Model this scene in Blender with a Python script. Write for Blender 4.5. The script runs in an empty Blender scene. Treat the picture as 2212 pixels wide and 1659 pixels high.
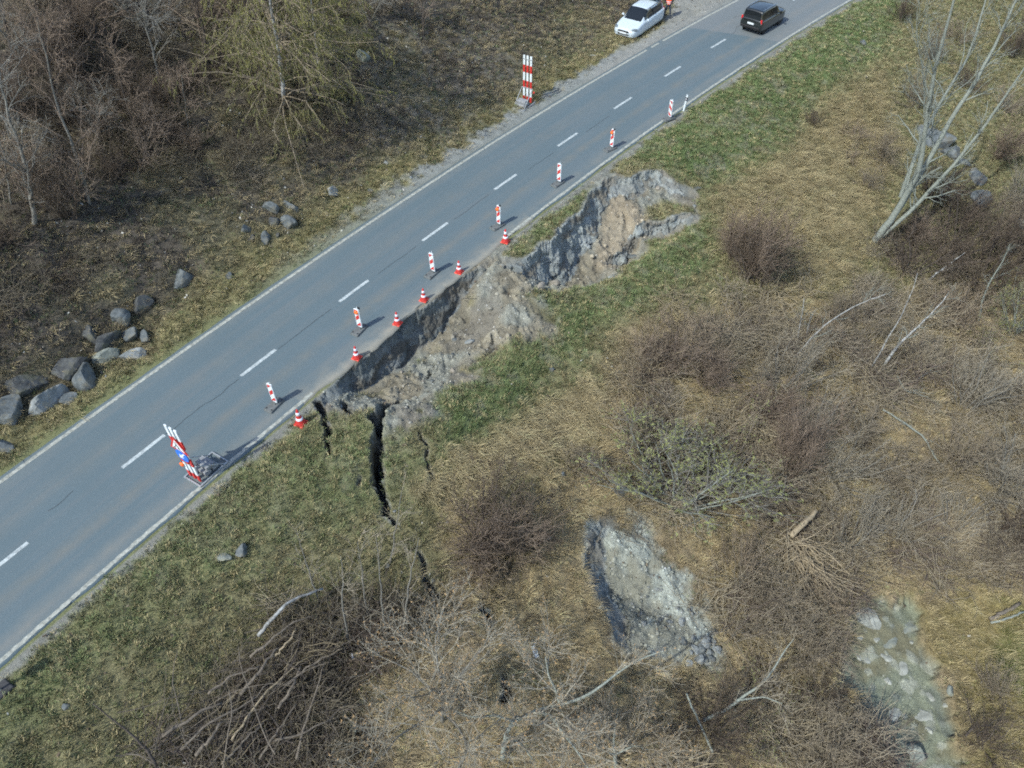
import bpy, bmesh, math, random
import numpy as np
from mathutils import Matrix, Vector

sc = bpy.context.scene
# ------------------------------------------------------------------ camera
CAM_H = 22.2
PITCH = math.radians(46.678)
ROLL = math.radians(-0.435)
cam_d = bpy.data.cameras.new("camera")
cam_d.sensor_width = 36.0
cam_d.lens = 27.0
cam_d.clip_start = 0.1
cam_d.clip_end = 2000.0
cam = bpy.data.objects.new("camera", cam_d)
sc.collection.objects.link(cam)
cam.matrix_world = (Matrix.Translation((0, 0, CAM_H)) @ Matrix.Rotation(math.pi / 2 - PITCH, 4, 'X')
                    @ Matrix.Rotation(ROLL, 4, 'Z'))
sc.camera = cam
# ------------------------------------------------------------------ light
SUN_ELEV = math.radians(47.0)
SUN_AZ = math.radians(42.0)          # direction the shadows fall, from +X towards +Y
world = bpy.data.worlds.new("World")
sc.world = world
world.use_nodes = True
nt = world.node_tree
nt.nodes.clear()
sky = nt.nodes.new("ShaderNodeTexSky")
sky.sky_type = 'NISHITA'
sky.sun_disc = False
sky.sun_elevation = SUN_ELEV
to_sun = Vector((-math.cos(SUN_AZ), -math.sin(SUN_AZ), 0))
sky.sun_rotation = math.atan2(to_sun.x, to_sun.y)
sky.air_density = 1.0
sky.dust_density = 1.0
bg = nt.nodes.new("ShaderNodeBackground")
bg.inputs[1].default_value = 0.15
wo = nt.nodes.new("ShaderNodeOutputWorld")
nt.links.new(sky.outputs[0], bg.inputs[0])
nt.links.new(bg.outputs[0], wo.inputs[0])
sun_d = bpy.data.lights.new("sun", 'SUN')
sun_d.energy = 2.9
sun_d.angle = math.radians(0.6)
sun_d.color = (0.985, 1.0, 0.93)
sun = bpy.data.objects.new("sun", sun_d)
sc.collection.objects.link(sun)
ldir = Vector((math.cos(SUN_AZ) * math.cos(SUN_ELEV), math.sin(SUN_AZ) * math.cos(SUN_ELEV), -math.sin(SUN_ELEV)))
sun.rotation_euler = ldir.to_track_quat('-Z', 'Y').to_euler()
vs = sc.view_settings
vs.view_transform = 'Standard'
vs.look = 'None'
vs.exposure = 0.68
vs.gamma = 1.0
vs.use_curve_mapping = False
sc.cycles.use_denoising = False
sc.cycles.filter_width = 1.9
sc.cycles.max_bounces = 4
sc.cycles.diffuse_bounces = 2
sc.cycles.use_adaptive_sampling = True
sc.cycles.adaptive_threshold = 0.035
sc.cycles.transparent_max_bounces = 8

# ------------------------------------------------------------------ helpers
F_PX = 1659.0                         # focal length for a 2212 x 1659 frame
X0, Y0, A0, KAP = -14.09, 16.894, 0.968, 0.00297
RAD = 1.0 / KAP
CX, CY = X0 + RAD * math.sin(A0), Y0 - RAD * math.cos(A0)


def ray(px, py):
    x = (px - 1106.0) / F_PX
    y = -(py - 829.5) / F_PX
    c, s = math.cos(ROLL), math.sin(ROLL)
    x, y = c * x - s * y, s * x + c * y
    return np.array([x, math.cos(PITCH) + y * math.sin(PITCH), -math.sin(PITCH) + y * math.cos(PITCH)])


def sv(x, y):
    """world x,y -> distance along the road, distance right of its centre"""
    wx, wy = x - CX, y - CY
    return (A0 - np.arctan2(-wx, wy)) / KAP, RAD - np.hypot(wx, wy)


def head(s):
    return A0 - KAP * s


def P(s, v, z=0.0):
    a = head(s)
    return np.array([CX - (RAD - v) * math.sin(a), CY + (RAD - v) * math.cos(a), z])


def hash2(ix, iy, seed):
    h = (ix.astype(np.int64) * 374761393 + iy.astype(np.int64) * 668265263 + seed * 974634777) & 0xffffffff
    h = ((h ^ (h >> 13)) * 1274126177) & 0xffffffff
    h = h ^ (h >> 16)
    return (h & 0xffffff) / float(0xffffff)


def vnoise(x, y, seed=0):
    xi, yi = np.floor(x), np.floor(y)
    fx, fy = x - xi, y - yi
    fx = fx * fx * (3 - 2 * fx)
    fy = fy * fy * (3 - 2 * fy)
    a = hash2(xi, yi, seed)
    b = hash2(xi + 1, yi, seed)
    c = hash2(xi, yi + 1, seed)
    d = hash2(xi + 1, yi + 1, seed)
    return (a * (1 - fx) + b * fx) * (1 - fy) + (c * (1 - fx) + d * fx) * fy


def fbm(x, y, seed=0, octv=4, gain=0.5):
    t = 0.0
    amp = 1.0
    tot = 0.0
    for o in range(octv):
        t = t + amp * vnoise(x * 2 ** o + 17.3 * o, y * 2 ** o - 9.1 * o, seed + o)
        tot += amp
        amp *= gain
    return t / tot


def cells(x, y, seed=0):
    """distance to nearest and second nearest jittered point, and the cell's random value"""
    xi, yi = np.floor(x), np.floor(y)
    d1 = np.full(x.shape, 9.0)
    d2 = np.full(x.shape, 9.0)
    rnd = np.zeros(x.shape)
    for dx in (-1, 0, 1):
        for dy in (-1, 0, 1):
            gx, gy = xi + dx, yi + dy
            d = np.hypot(gx + hash2(gx, gy, seed) - x, gy + hash2(gx, gy, seed + 5) - y)
            r = hash2(gx, gy, seed + 9)
            near = d < d1
            d2 = np.where(near, d1, np.minimum(d2, d))
            rnd = np.where(near, r, rnd)
            d1 = np.where(near, d, d1)
    return d1, d2, rnd


def sstep(a, b, x):
    t = np.clip((x - a) / (b - a), 0, 1)
    return t * t * (3 - 2 * t)


def poly_dist(px, py, pts, closed=False):
    """distance to a polyline and the position along it (0..n-1)"""
    best = np.full(px.shape, 1e9)
    idx = np.zeros(px.shape)
    n = len(pts)
    for i in range(n if closed else n - 1):
        ax, ay = pts[i]
        bx, by = pts[(i + 1) % n]
        dx, dy = bx - ax, by - ay
        t = np.clip(((px - ax) * dx + (py - ay) * dy) / (dx * dx + dy * dy + 1e-12), 0, 1)
        d = np.hypot(px - ax - t * dx, py - ay - t * dy)
        m = d < best
        best = np.where(m, d, best)
        idx = np.where(m, i + t, idx)
    return best, idx


def inside(px, py, pts):
    r = np.zeros(px.shape, bool)
    n = len(pts)
    for i in range(n):
        x1, y1 = pts[i]
        x2, y2 = pts[(i + 1) % n]
        c = (y1 > py) != (y2 > py)
        r ^= c & (px < (x2 - x1) * (py - y1) / (y2 - y1 + 1e-12) + x1)
    return r


def new_mesh(name, verts, faces, smooth=True):
    """verts (N,3); faces: list of int arrays (M,k)"""
    me = bpy.data.meshes.new(name)
    verts = np.asarray(verts, np.float32)
    fl = [np.asarray(f, np.int32) for f in faces if len(f)]
    me.vertices.add(len(verts))
    me.vertices.foreach_set("co", verts.ravel())
    nl = sum(f.size for f in fl)
    npoly = sum(len(f) for f in fl)
    me.loops.add(nl)
    me.polygons.add(npoly)
    if nl:
        me.loops.foreach_set("vertex_index", np.concatenate([f.ravel() for f in fl]))
        tot = np.concatenate([np.full(len(f), f.shape[1], np.int32) for f in fl])
        st = np.concatenate([[0], np.cumsum(tot)[:-1]]).astype(np.int32)
        me.polygons.foreach_set("loop_start", st)
        me.polygons.foreach_set("loop_total", tot)
        me.polygons.foreach_set("use_smooth", np.full(npoly, smooth, bool))
    me.update(calc_edges=True)
    return me


COL = sc.collection


def link(name, me, mats=None, parent=None):
    o = bpy.data.objects.new(name, me)
    COL.objects.link(o)
    if mats is not None:
        for m in (mats if isinstance(mats, (list, tuple)) else [mats]):
            if me.materials.find(m.name) < 0:
                me.materials.append(m)
    if parent is not None:
        o.parent = parent
    return o


def tag(o, label=None, cat=None, group=None, kind=None):
    if label:
        o["label"] = label
    if cat:
        o["category"] = cat
    if group:
        o["group"] = group
    if kind:
        o["kind"] = kind
    return o


def empty(name, loc=(0, 0, 0), rz=0.0):
    o = bpy.data.objects.new(name, None)
    COL.objects.link(o)
    o.location = loc
    o.rotation_euler = (0, 0, rz)
    o.empty_display_size = 0.2
    return o


def copy_tree(o, parent=None):
    c = o.copy()
    COL.objects.link(c)
    c.parent = parent
    for ch in list(o.children):
        copy_tree(ch, c)
    return c


class MB:
    """collects simple shapes into one mesh"""

    def __init__(self):
        self.v, self.f, self.m = [], [], []

    def add(self, verts, faces, mi=0, M=None):
        b = len(self.v)
        for p in verts:
            p = Vector(p)
            if M is not None:
                p = M @ p
            self.v.append(tuple(p))
        for f in faces:
            self.f.append(tuple(b + i for i in f))
            self.m.append(mi)
        return self

    def box(self, c, s, mi=0, M=None, taper=1.0):
        x, y, z = s[0] / 2, s[1] / 2, s[2] / 2
        vs_ = []
        for k, zz in ((1.0, -z), (taper, z)):
            vs_ += [(c[0] - x * k, c[1] - y * k, c[2] + zz), (c[0] + x * k, c[1] - y * k, c[2] + zz),
                    (c[0] + x * k, c[1] + y * k, c[2] + zz), (c[0] - x * k, c[1] + y * k, c[2] + zz)]
        return self.add(vs_, [(3, 2, 1, 0), (4, 5, 6, 7), (0, 1, 5, 4), (1, 2, 6, 5), (2, 3, 7, 6), (3, 0, 4, 7)], mi, M)

    def bar(self, a, b, w, mi=0, M=None, n=6):
        a, b = Vector(a), Vector(b)
        d = (b - a).normalized()
        u = d.cross(Vector((0, 0, 1)))
        if u.length < 0.01:
            u = Vector((1, 0, 0))
        u.normalize()
        w2 = d.cross(u)
        vs_ = []
        for p in (a, b):
            for i in range(n):
                t = 2 * math.pi * (i + .5) / n
                vs_.append(p + (u * math.cos(t) + w2 * math.sin(t)) * w)
        fs = [(i, (i + 1) % n, n + (i + 1) % n, n + i) for i in range(n)]
        fs += [tuple(range(n))[::-1], tuple(range(n, 2 * n))]
        return self.add(vs_, fs, mi, M)

    def lathe(self, prof, n=20, mi=0, M=None):
        vs_, fs = [], []
        for r, z in prof:
            for i in range(n):
                t = 2 * math.pi * i / n
                vs_.append((r * math.cos(t), r * math.sin(t), z))
        for k in range(len(prof) - 1):
            for i in range(n):
                fs.append((k * n + i, k * n + (i + 1) % n, (k + 1) * n + (i + 1) % n, (k + 1) * n + i))
        fs.append(tuple(range(n))[::-1])
        fs.append(tuple((len(prof) - 1) * n + i for i in range(n)))
        return self.add(vs_, fs, mi, M)

    def prism(self, pts, t, M=None, mi=0):
        """outline in local x,z given thickness t along y"""
        n = len(pts)
        vs_ = [(p[0], -t / 2, p[1]) for p in pts] + [(p[0], t / 2, p[1]) for p in pts]
        fs = [tuple(range(n)), tuple(range(2 * n - 1, n - 1, -1))]
        fs += [((i + 1) % n, i, n + i, n + (i + 1) % n) for i in range(n)]
        return self.add(vs_, fs, mi, M)

    def build(self, name, mats, parent=None, smooth=False, bevel=0.0):
        me = bpy.data.meshes.new(name)
        me.from_pydata(self.v, [], self.f)
        for p, m in zip(me.polygons, self.m):
            p.material_index = m
            p.use_smooth = smooth
        bm = bmesh.new()
        bm.from_mesh(me)
        bmesh.ops.recalc_face_normals(bm, faces=bm.faces)
        if bevel:
            bmesh.ops.bevel(bm, geom=bm.edges[:], offset=bevel, segments=1, affect='EDGES', clamp_overlap=True)
        bm.to_mesh(me)
        bm.free()
        o = bpy.data.objects.new(name, me)
        COL.objects.link(o)
        for m in (mats if isinstance(mats, (list, tuple)) else [mats]):
            me.materials.append(m)
        if parent is not None:
            o.parent = parent
        return o


# ------------------------------------------------------------------ materials
def mat(name, col, rough=0.8, var=0.0, scale=8.0, metal=0.0, spec=0.3, bump=0.0, col2=None, bdist=0.02, coat=0.0, trans=0.0):
    m = bpy.data.materials.new(name)
    m.use_nodes = True
    n = m.node_tree.nodes
    l = m.node_tree.links
    b = n["Principled BSDF"]
    b.inputs["Roughness"].default_value = rough
    b.inputs["Metallic"].default_value = metal
    b.inputs["Specular IOR Level"].default_value = spec
    b.inputs["Coat Weight"].default_value = coat
    b.inputs["Base Color"].default_value = (*col, 1)
    if var or col2 or bump:
        tc = n.new("ShaderNodeTexCoord")
        nz = n.new("ShaderNodeTexNoise")
        nz.inputs["Scale"].default_value = scale
        nz.inputs["Detail"].default_value = 6
        nz.inputs["Roughness"].default_value = 0.65
        l.new(tc.outputs["Object"], nz.inputs["Vector"])
        if var or col2:
            rp = n.new("ShaderNodeValToRGB")
            rp.color_ramp.elements[0].position = 0.32
            rp.color_ramp.elements[1].position = 0.68
            a = [max(0, c * (1 - var)) for c in col]
            c2 = col2 if col2 else [min(1, c * (1 + var)) for c in col]
            rp.color_ramp.elements[0].color = (*a, 1)
            rp.color_ramp.elements[1].color = (*c2, 1)
            l.new(nz.outputs["Fac"], rp.inputs["Fac"])
            l.new(rp.outputs["Color"], b.inputs["Base Color"])
        if bump:
            bp = n.new("ShaderNodeBump")
            bp.inputs["Strength"].default_value = bump
            bp.inputs["Distance"].default_value = bdist
            l.new(nz.outputs["Fac"], bp.inputs["Height"])
            l.new(bp.outputs["Normal"], b.inputs["Normal"])
    return m


def mat_tint(name, attr, rough=0.9, instancer=True, noise=0.35, scale=30.0, bump=0.0, spec=0.15, bdist=0.02, transl=0.0):
    """colour read from an attribute, broken up by fine noise"""
    m = bpy.data.materials.new(name)
    m.use_nodes = True
    n = m.node_tree.nodes
    l = m.node_tree.links
    b = n["Principled BSDF"]
    b.inputs["Roughness"].default_value = rough
    b.inputs["Specular IOR Level"].default_value = spec
    at = n.new("ShaderNodeAttribute")
    at.attribute_name = attr
    at.attribute_type = 'INSTANCER' if instancer else 'GEOMETRY'
    src = at.outputs["Color"]
    if noise:
        tc = n.new("ShaderNodeTexCoord")
        nz = n.new("ShaderNodeTexNoise")
        nz.inputs["Scale"].default_value = scale
        nz.inputs["Detail"].default_value = 5
        nz.inputs["Roughness"].default_value = 0.7
        l.new(tc.outputs["Object"], nz.inputs["Vector"])
        mr = n.new("ShaderNodeMapRange")
        mr.inputs["From Min"].default_value = 0.3
        mr.inputs["From Max"].default_value = 0.7
        mr.inputs["To Min"].default_value = 1 - noise
        mr.inputs["To Max"].default_value = 1 + noise
        l.new(nz.outputs["Fac"], mr.inputs["Value"])
        mx = n.new("ShaderNodeVectorMath")
        mx.operation = 'SCALE'
        l.new(src, mx.inputs[0])
        l.new(mr.outputs[0], mx.inputs["Scale"])
        src = mx.outputs[0]
        if bump:
            bp = n.new("ShaderNodeBump")
            bp.inputs["Strength"].default_value = bump
            bp.inputs["Distance"].default_value = bdist
            l.new(nz.outputs["Fac"], bp.inputs["Height"])
            l.new(bp.outputs["Normal"], b.inputs["Normal"])
    l.new(src, b.inputs["Base Color"])
    return m


M = {}
M['white_paint'] = mat('white_paint', (0.62, 0.68, 0.70), 0.6, 0.12, 3)
M['line_paint'] = mat('line_paint', (0.40, 0.45, 0.46), 0.8, 0.40, 9, col2=(0.52, 0.57, 0.57))
M['edge_paint'] = mat('edge_paint', (0.30, 0.31, 0.27), 0.85, 0.40, 7, col2=(0.44, 0.45, 0.40))
M['red'] = mat('red_reflective', (0.48, 0.035, 0.03), 0.5, 0.25, 7)
M['orange_red'] = mat('orange_red_plastic', (0.70, 0.075, 0.05), 0.5, 0.25, 6)
M['band_white'] = mat('band_white', (0.70, 0.72, 0.80), 0.5)
M['blue'] = mat('blue_sign', (0.03, 0.16, 0.62), 0.4)
M['black'] = mat('black_plastic', (0.015, 0.015, 0.017), 0.5)
M['rubber'] = mat('rubber', (0.05, 0.05, 0.052), 0.85, 0.3, 12)
M['galv'] = mat('galvanised_steel', (0.38, 0.40, 0.41), 0.5, 0.15, 10, metal=0.4)
M['ballast'] = mat('ballast_block', (0.24, 0.25, 0.26), 0.85, 0.25, 9)
M['amber'] = mat('amber_lens', (0.95, 0.16, 0.02), 0.25, spec=0.5)
# ------------------------------------------------------------------ terrain
V_PROF = np.array([-80, -50, -30, -18, -11, -7.2, -5.4, -4.4, -3.5, 3.25, 4.2, 5.5, 7, 9, 12, 18, 24, 27, 31, 36, 50, 80.])
Z_PROF = np.array([38, 23, 12.6, 6.3, 2.9, 1.15, 0.34, 0.04, -0.05, -0.05, -0.10, -0.3, -0.75, -1.5, -2.7, -5.2, -7.6, -8.2, -8.3, -7.3, -3, 3.])


def hb(s, v):
    """height of the undisturbed ground"""
    lay = sstep(34, 43, s) * 5.0              # the lay-by pushes the foot of the hill back
    vv = np.where(v < -3.5, np.where(v < -3.5 - lay, v + lay, -3.5), v)
    z = np.interp(vv, V_PROF, Z_PROF)
    w = sstep(4.5, 8, v) + sstep(5.5, 9, -v - lay)
    z = z + w * (fbm(s / 7.0 + 3, v / 7.0, 3, 3) - 0.5) * 1.3
    far = sstep(22, 30, v) * sstep(20, 40, s)
    return z - far * 0.5


def hb_xy(x, y):
    s, v = sv(np.asarray(x, float), np.asarray(y, float))
    return hb(s, v)


def march(px, py, fn):
    d = ray(px, py)
    t = np.linspace(12, 110, 1500)
    x, y, z = d[0] * t, d[1] * t, CAM_H + d[2] * t
    dz = z - fn(x, y)
    k = np.argmax(dz < 0)
    if dz[k] >= 0:
        k = len(t) - 1
    a = dz[k - 1] / (dz[k - 1] - dz[k] + 1e-12)
    tt = t[k - 1] + a * (t[k] - t[k - 1])
    return np.array([d[0] * tt, d[1] * tt, CAM_H + d[2] * tt])


def g0(px, py):
    return tuple(march(px, py, hb_xy)[:2])


def poly0(pts):
    return [g0(*p) for p in pts]


def grid_axis(bands):
    out = [bands[0][0]]
    for a, b, st in bands:
        n = max(1, int(round((b - a) / st)))
        out += list(np.linspace(a, b, n + 1)[1:])
    return np.array(out)


GS = grid_axis([(-16, -6, .2), (-6, -2, .12), (-2, 31, .07), (31, 45, .14), (45, 78, .24), (78, 130, 1.0)])
GV = grid_axis([(-75, -40, 1.2), (-40, -12, .3), (-12, -3.3, .12), (-3.3, 3.0, .7), (3.0, 13.5, .07), (13.5, 22, .08), (22, 29, .075), (29, 34, .15), (34, 70, .6)])
SS, VV = np.meshgrid(GS, GV, indexing='ij')
AA = A0 - KAP * SS
TX = CX - (RAD - VV) * np.sin(AA)
TY = CY + (RAD - VV) * np.cos(AA)
TZ = hb(SS, VV)
edge_n = fbm(TX * 1.3, TY * 1.3, 21, 4)           # ragged edges
fine = fbm(TX * 3.0, TY * 3.0, 5, 4)
big = fbm(TX / 3.0, TY / 3.0, 9, 4)
mid = fbm(TX / 0.9, TY / 0.9, 13, 3)
off_road = np.clip(sstep(3.25, 3.6, VV) + sstep(3.4, 3.9, -VV), 0, 1)
TZ += off_road * ((mid - 0.5) * 0.22 + (fine - 0.5) * 0.10)


def local(pts, pad):
    xs = [p[0] for p in pts]
    ys = [p[1] for p in pts]
    return np.nonzero((TX > min(xs) - pad) & (TX < max(xs) + pad) & (TY > min(ys) - pad) & (TY < max(ys) + pad))


def zone(pts_px, soft=0.4, rag=0.8):
    """0..1 mask of a ground patch outlined on the photograph, with a ragged rim"""
    pts = poly0(pts_px)
    ii = local(pts, 3)
    x, y = TX[ii], TY[ii]
    d, _ = poly_dist(x, y, pts, True)
    d = np.where(inside(x, y, pts), d, -d) + (edge_n[ii] - 0.5) * 2 * rag + (fine[ii] - .5) * rag * .8
    m = np.zeros(TX.shape)
    m[ii] = sstep(-soft, soft, d)
    return m


bare = np.zeros(TX.shape)      # broken earth
clay = np.zeros(TX.shape)      # blue-grey wet scarp face
shade_in = np.zeros(TX.shape)


def slump(lip_px, depth, close_px, wall=0.3, rag=0.22, reach=2.6):
    """ground behind the lip stays, ground in front of it has dropped"""
    global TZ
    lip = poly0(lip_px)
    clo = poly0(close_px)
    pts = lip + clo
    ii = local(pts, 1)
    x, y = TX[ii], TY[ii]
    wig = (fbm(x * 1.1, y * 1.1, 31, 4) - 0.5) * 2 * rag + (fbm(x * 5, y * 5, 37, 2) - .5) * .10
    d, idx = poly_dist(x, y, lip)
    d = np.where(inside(x, y, pts), d, -d) + wig
    dc, _ = poly_dist(x, y, [lip[-1]] + clo + [lip[0]])
    D = np.interp(idx, np.arange(len(lip)), depth)
    wl = wall * (0.6 + 0.5 * D)
    tt = np.clip(d / wl, 0, 1)
    prof = np.where(d > 0, 0.30 * sstep(0, .07, d) + 0.70 * tt ** 1.15, 0)
    taper = sstep(0, reach, dc)
    drop = D * prof * np.where(d < wl * 1.3, np.maximum(taper, .35), taper) * (1 - 0.30 * sstep(wl * 1.5, wl + 5, d))
    TZ[ii] -= drop
    wallm = (d > -0.02) & (d < wl * 1.15) & (D > .25)
    c = np.zeros(len(x))
    c[wallm] = 1
    clay[ii] = np.maximum(clay[ii], c * np.clip(D / .9, 0, 1))
    b = sstep(-.25, 0.02, d) * (d < wl * 1.6 + .2)
    bare[ii] = np.maximum(bare[ii], b * (D > .2))


MAIN_LIP = [(684, 880), (687, 866), (697, 853), (729, 825), (741, 802), (773, 781), (806, 756), (845, 718), (862, 695), (885, 682),
            (915, 664), (938, 650), (960, 630), (982, 608), (1021, 584), (1065, 556)]
slump(MAIN_LIP, [.5, .7, .8, .9, 1.1, 1.2, 1.35, 1.6, 1.7, 1.6, 1.5, 1.4, 1.2, .9, .6, .3],
      [(1100, 600), (1140, 680), (1120, 760), (1040, 840), (950, 900), (850, 930), (760, 915), (705, 905)], wall=.34, rag=.16)
RIGHT_LIP = [(1075, 556), (1092, 561), (1128, 561), (1152, 547), (1164, 524), (1188, 517), (1212, 494), (1230, 473), (1263, 447), (1281, 411),
             (1308, 389), (1338, 381), (1368, 387), (1385, 375), (1407, 367), (1434, 371), (1461, 393), (1488, 405), (1512, 423)]
slump(RIGHT_LIP, [.2, .5, .9, 1.5, 1.9, 2.1, 2.1, 1.9, 1.6, 1.2, .9, .75, .7, .7, .7, .55, .45, .4, .2],
      [(1525, 450), (1480, 500), (1420, 560), (1350, 610), (1260, 640), (1180, 650), (1110, 610)], wall=.5, rag=.3, reach=2.0)
slump([(1302, 512), (1326, 500), (1352, 490), (1365, 466), (1407, 457), (1440, 465), (1482, 464), (1514, 459)], [.2, .5, .6, .6, .6, .7, .6, .2],
      [(1500, 510), (1400, 560), (1330, 560)], wall=.3, rag=.25, reach=1.2)
# the smaller slip lower down the slope
slump([(1330, 1118), (1300, 1122), (1277, 1140), (1272, 1185), (1266, 1225), (1275, 1265), (1300, 1310), (1318, 1350), (1330, 1390)],
      [.2, .5, .9, 1.2, 1.4, 1.5, 1.4, 1.2, .5],
      [(1420, 1420), (1540, 1420), (1500, 1290), (1420, 1170)], wall=.5, rag=.25, reach=3.6)


def crack(pts_px, width, depth=1.3, seed=0):
    global TZ
    pts = poly0(pts_px)
    # jagged course
    rng = random.Random(seed)
    q = []
    for a, b in zip(pts[:-1], pts[1:]):
        n = max(2, int(math.dist(a, b) / 0.17))
        for i in range(n):
            t = i / n
            q.append((a[0] + (b[0] - a[0]) * t + rng.uniform(-.09, .09), a[1] + (b[1] - a[1]) * t + rng.uniform(-.09, .09)))
    q.append(pts[-1])
    ii = local(q, 1.2)
    x, y = TX[ii], TY[ii]
    d, idx = poly_dist(x, y, q)
    t = idx / (len(q) - 1)
    w = .64 * np.interp(t, np.linspace(0, 1, len(width)), width) * (0.65 + 0.7 * vnoise(x * 3.1, y * 3.1, 41 + seed))
    pr = sstep(1.0, 0.72, d / np.maximum(w / 2, 1e-3))
    TZ[ii] -= pr * np.minimum(depth, w * 3.2)
    bare[ii] = np.maximum(bare[ii], sstep(w * .5 + .06, w * .5, d) * .7)
    clay[ii] = np.maximum(clay[ii], .55 * sstep(w * .5 + .03, w * .45, d))


crack([(688, 872), (696, 890), (703, 908), (707, 930), (706, 955), (711, 975), (704, 990)], [.5, .4, .42, .38, .3, .22, .1], 1.6, 1)
crack([(852, 836), (836, 850), (826, 858), (824, 872), (818, 890), (806, 895), (815, 912), (820, 925), (812, 950), (811, 985), (814, 1010), (813, 1040),
       (822, 1062), (826, 1085), (838, 1108), (850, 1125), (860, 1135)],
      [.25, .45, .6, .65, .7, .8, .5, .45, .8, .85, .8, .7, .6, .5, .45, .35, .15], 2.2, 2)
crack([(742, 856), (740, 870), (748, 882), (757, 892)], [.3, .35, .25, .12], .9, 3)
crack([(908, 928), (911, 945), (921, 965), (924, 985), (920, 1000), (930, 1020), (932, 1035)], [.16, .2, .1, .22, .18, .2, .08], .7, 4)
crack([(1060, 704), (1062, 722), (1064, 733), (1052, 745), (1046, 762)], [.12, .2, .24, .2, .1], .7, 5)
crack([(922, 750), (917, 762)], [.22, .25], .6, 6)
crack([(908, 1190), (916, 1215), (922, 1240), (930, 1265), (937, 1285), (944, 1300)], [.2, .3, .36, .4, .42, .2], 1.3, 7)
crack([(1040, 1292), (1046, 1312), (1055, 1335), (1062, 1352), (1068, 1370)], [.2, .3, .3, .32, .15], 1.0, 8)
crack([(1092, 1455), (1096, 1475), (1090, 1500), (1093, 1520)], [.2, .4, .45, .25], 1.0, 9)
crack([(776, 1028), (774, 1045)], [.15, .2], .5, 10)
crack([(838, 605), (848, 590)], [.1, .12], .3, 11)

# stream bed
creek_px = [(1850, 1300), (1880, 1285), (1975, 1300), (1992, 1350), (1998, 1400), (2030, 1440), (2058, 1490), (2062, 1560), (2075, 1659), (2085, 1760), (2100, 2080), (1960, 2080), (1945, 1760),
            (1930, 1659), (1905, 1590), (1860, 1530), (1815, 1460), (1832, 1400), (1835, 1340)]
creek = zone(creek_px, .12, .6)
TZ -= creek * (0.45 + 0.25 * fbm(TX * .8, TY * .8, 51, 3))

# ------------------------------------------------------------------ ground patches
rub = zone([(690, 872), (743, 835), (800, 790), (864, 740), (927, 690), (966, 650), (1035, 580), (1070, 560), (1110, 580), (1120, 625), (1158, 641), (1178, 675),
            (1208, 718), (1112, 732), (1050, 754), (1018, 776), (1022, 818), (985, 833), (938, 833), (930, 877), (925, 910), (883, 938), (845, 924), (826, 905),
            (801, 886), (768, 883), (757, 894), (718, 905)], .45, .8)
rub2 = zone([(1085, 570), (1130, 565), (1160, 540), (1215, 500), (1285, 420), (1320, 390), (1380, 395), (1430, 380), (1500, 420), (1512, 465), (1420, 470), (1400, 500),
             (1372, 520), (1345, 545), (1335, 575), (1290, 590), (1250, 575), (1232, 600), (1215, 618), (1150, 625), (1120, 600)], .2, .3)
tuft2 = zone([(1390, 420), (1440, 415), (1492, 440), (1500, 458), (1440, 458), (1400, 450)], .3, .3)      # grass left on the sunken block
rub2 = rub2 * (1 - tuft2)
lip_dirt = zone([(690, 860), (735, 805), (800, 745), (860, 690), (930, 640), (985, 600), (1060, 545), (1085, 522), (1100, 540), (1075, 565), (1000, 615), (930, 680), (860, 720),
                 (790, 780), (740, 815), (700, 868)], .18, .12)
talus = zone([(1248, 578), (1280, 550), (1310, 535), (1335, 540), (1350, 560), (1338, 582), (1290, 592)], .3, .25)
slip2 = zone([(1277, 1135), (1330, 1118), (1390, 1140), (1430, 1185), (1470, 1240), (1500, 1290), (1530, 1350), (1550, 1400), (1540, 1430), (1470, 1435), (1400, 1400),
              (1330, 1380), (1300, 1310), (1268, 1240)], .35, .75)
dirt_e = zone([(1305, 372), (1330, 368), (1345, 378), (1325, 392), (1280, 415), (1275, 440), (1250, 455), (1255, 435), (1285, 390)], .2, .2)
rub3 = zone([(1050, 570), (1130, 572), (1168, 618), (1150, 640), (1080, 645)], .2, .3)
rub = np.maximum(rub, rub3)
bare = np.maximum.reduce([bare, rub, rub2, slip2, lip_dirt, talus, dirt_e])
# clods and lumps on broken earth
c1, c2, cr = cells(TX * 1.9, TY * 1.9, 61)
k1, k2, kr = cells(TX * 5.2, TY * 5.2, 67)
rough_m = np.maximum.reduce([rub, rub2, slip2 * .8, talus * .4]) * sstep(.0, .4, np.maximum(rub, np.maximum(rub2, slip2)))
TZ += rough_m * ((cr - .4) * .20 * sstep(0, .3, c2 - c1) + (kr - .4) * .13 * sstep(0, .25, k2 - k1) + (fbm(TX * 2.2, TY * 2.2, 71, 4) - .5) * .28)
TZ += clay * (fbm(TX * 4, TY * 4, 73, 3) - .5) * .25
# turf: small hummocks everywhere off the road
turf = off_road * (1 - bare)
TZ += turf * ((fbm(TX * 4.5, TY * 4.5, 77, 3) - .5) * .07)
terr_left = sstep(5.5, 9, -VV)
TZ += terr_left * (mid - .5) * .25
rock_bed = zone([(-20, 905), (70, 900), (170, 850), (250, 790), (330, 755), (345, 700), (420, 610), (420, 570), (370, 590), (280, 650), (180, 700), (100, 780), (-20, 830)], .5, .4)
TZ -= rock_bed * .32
# keep the ground under the road sheet
under = (np.abs(VV) < 3.3)
TZ = np.where(under, np.minimum(TZ, -0.06), TZ)
near_road = sstep(4.1, 3.4, np.abs(VV))
TZ = TZ * (1 - near_road * (1 - np.clip(bare * 2, 0, 1))) + np.minimum(TZ, -0.03) * near_road * (1 - np.clip(bare * 2, 0, 1))


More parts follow.
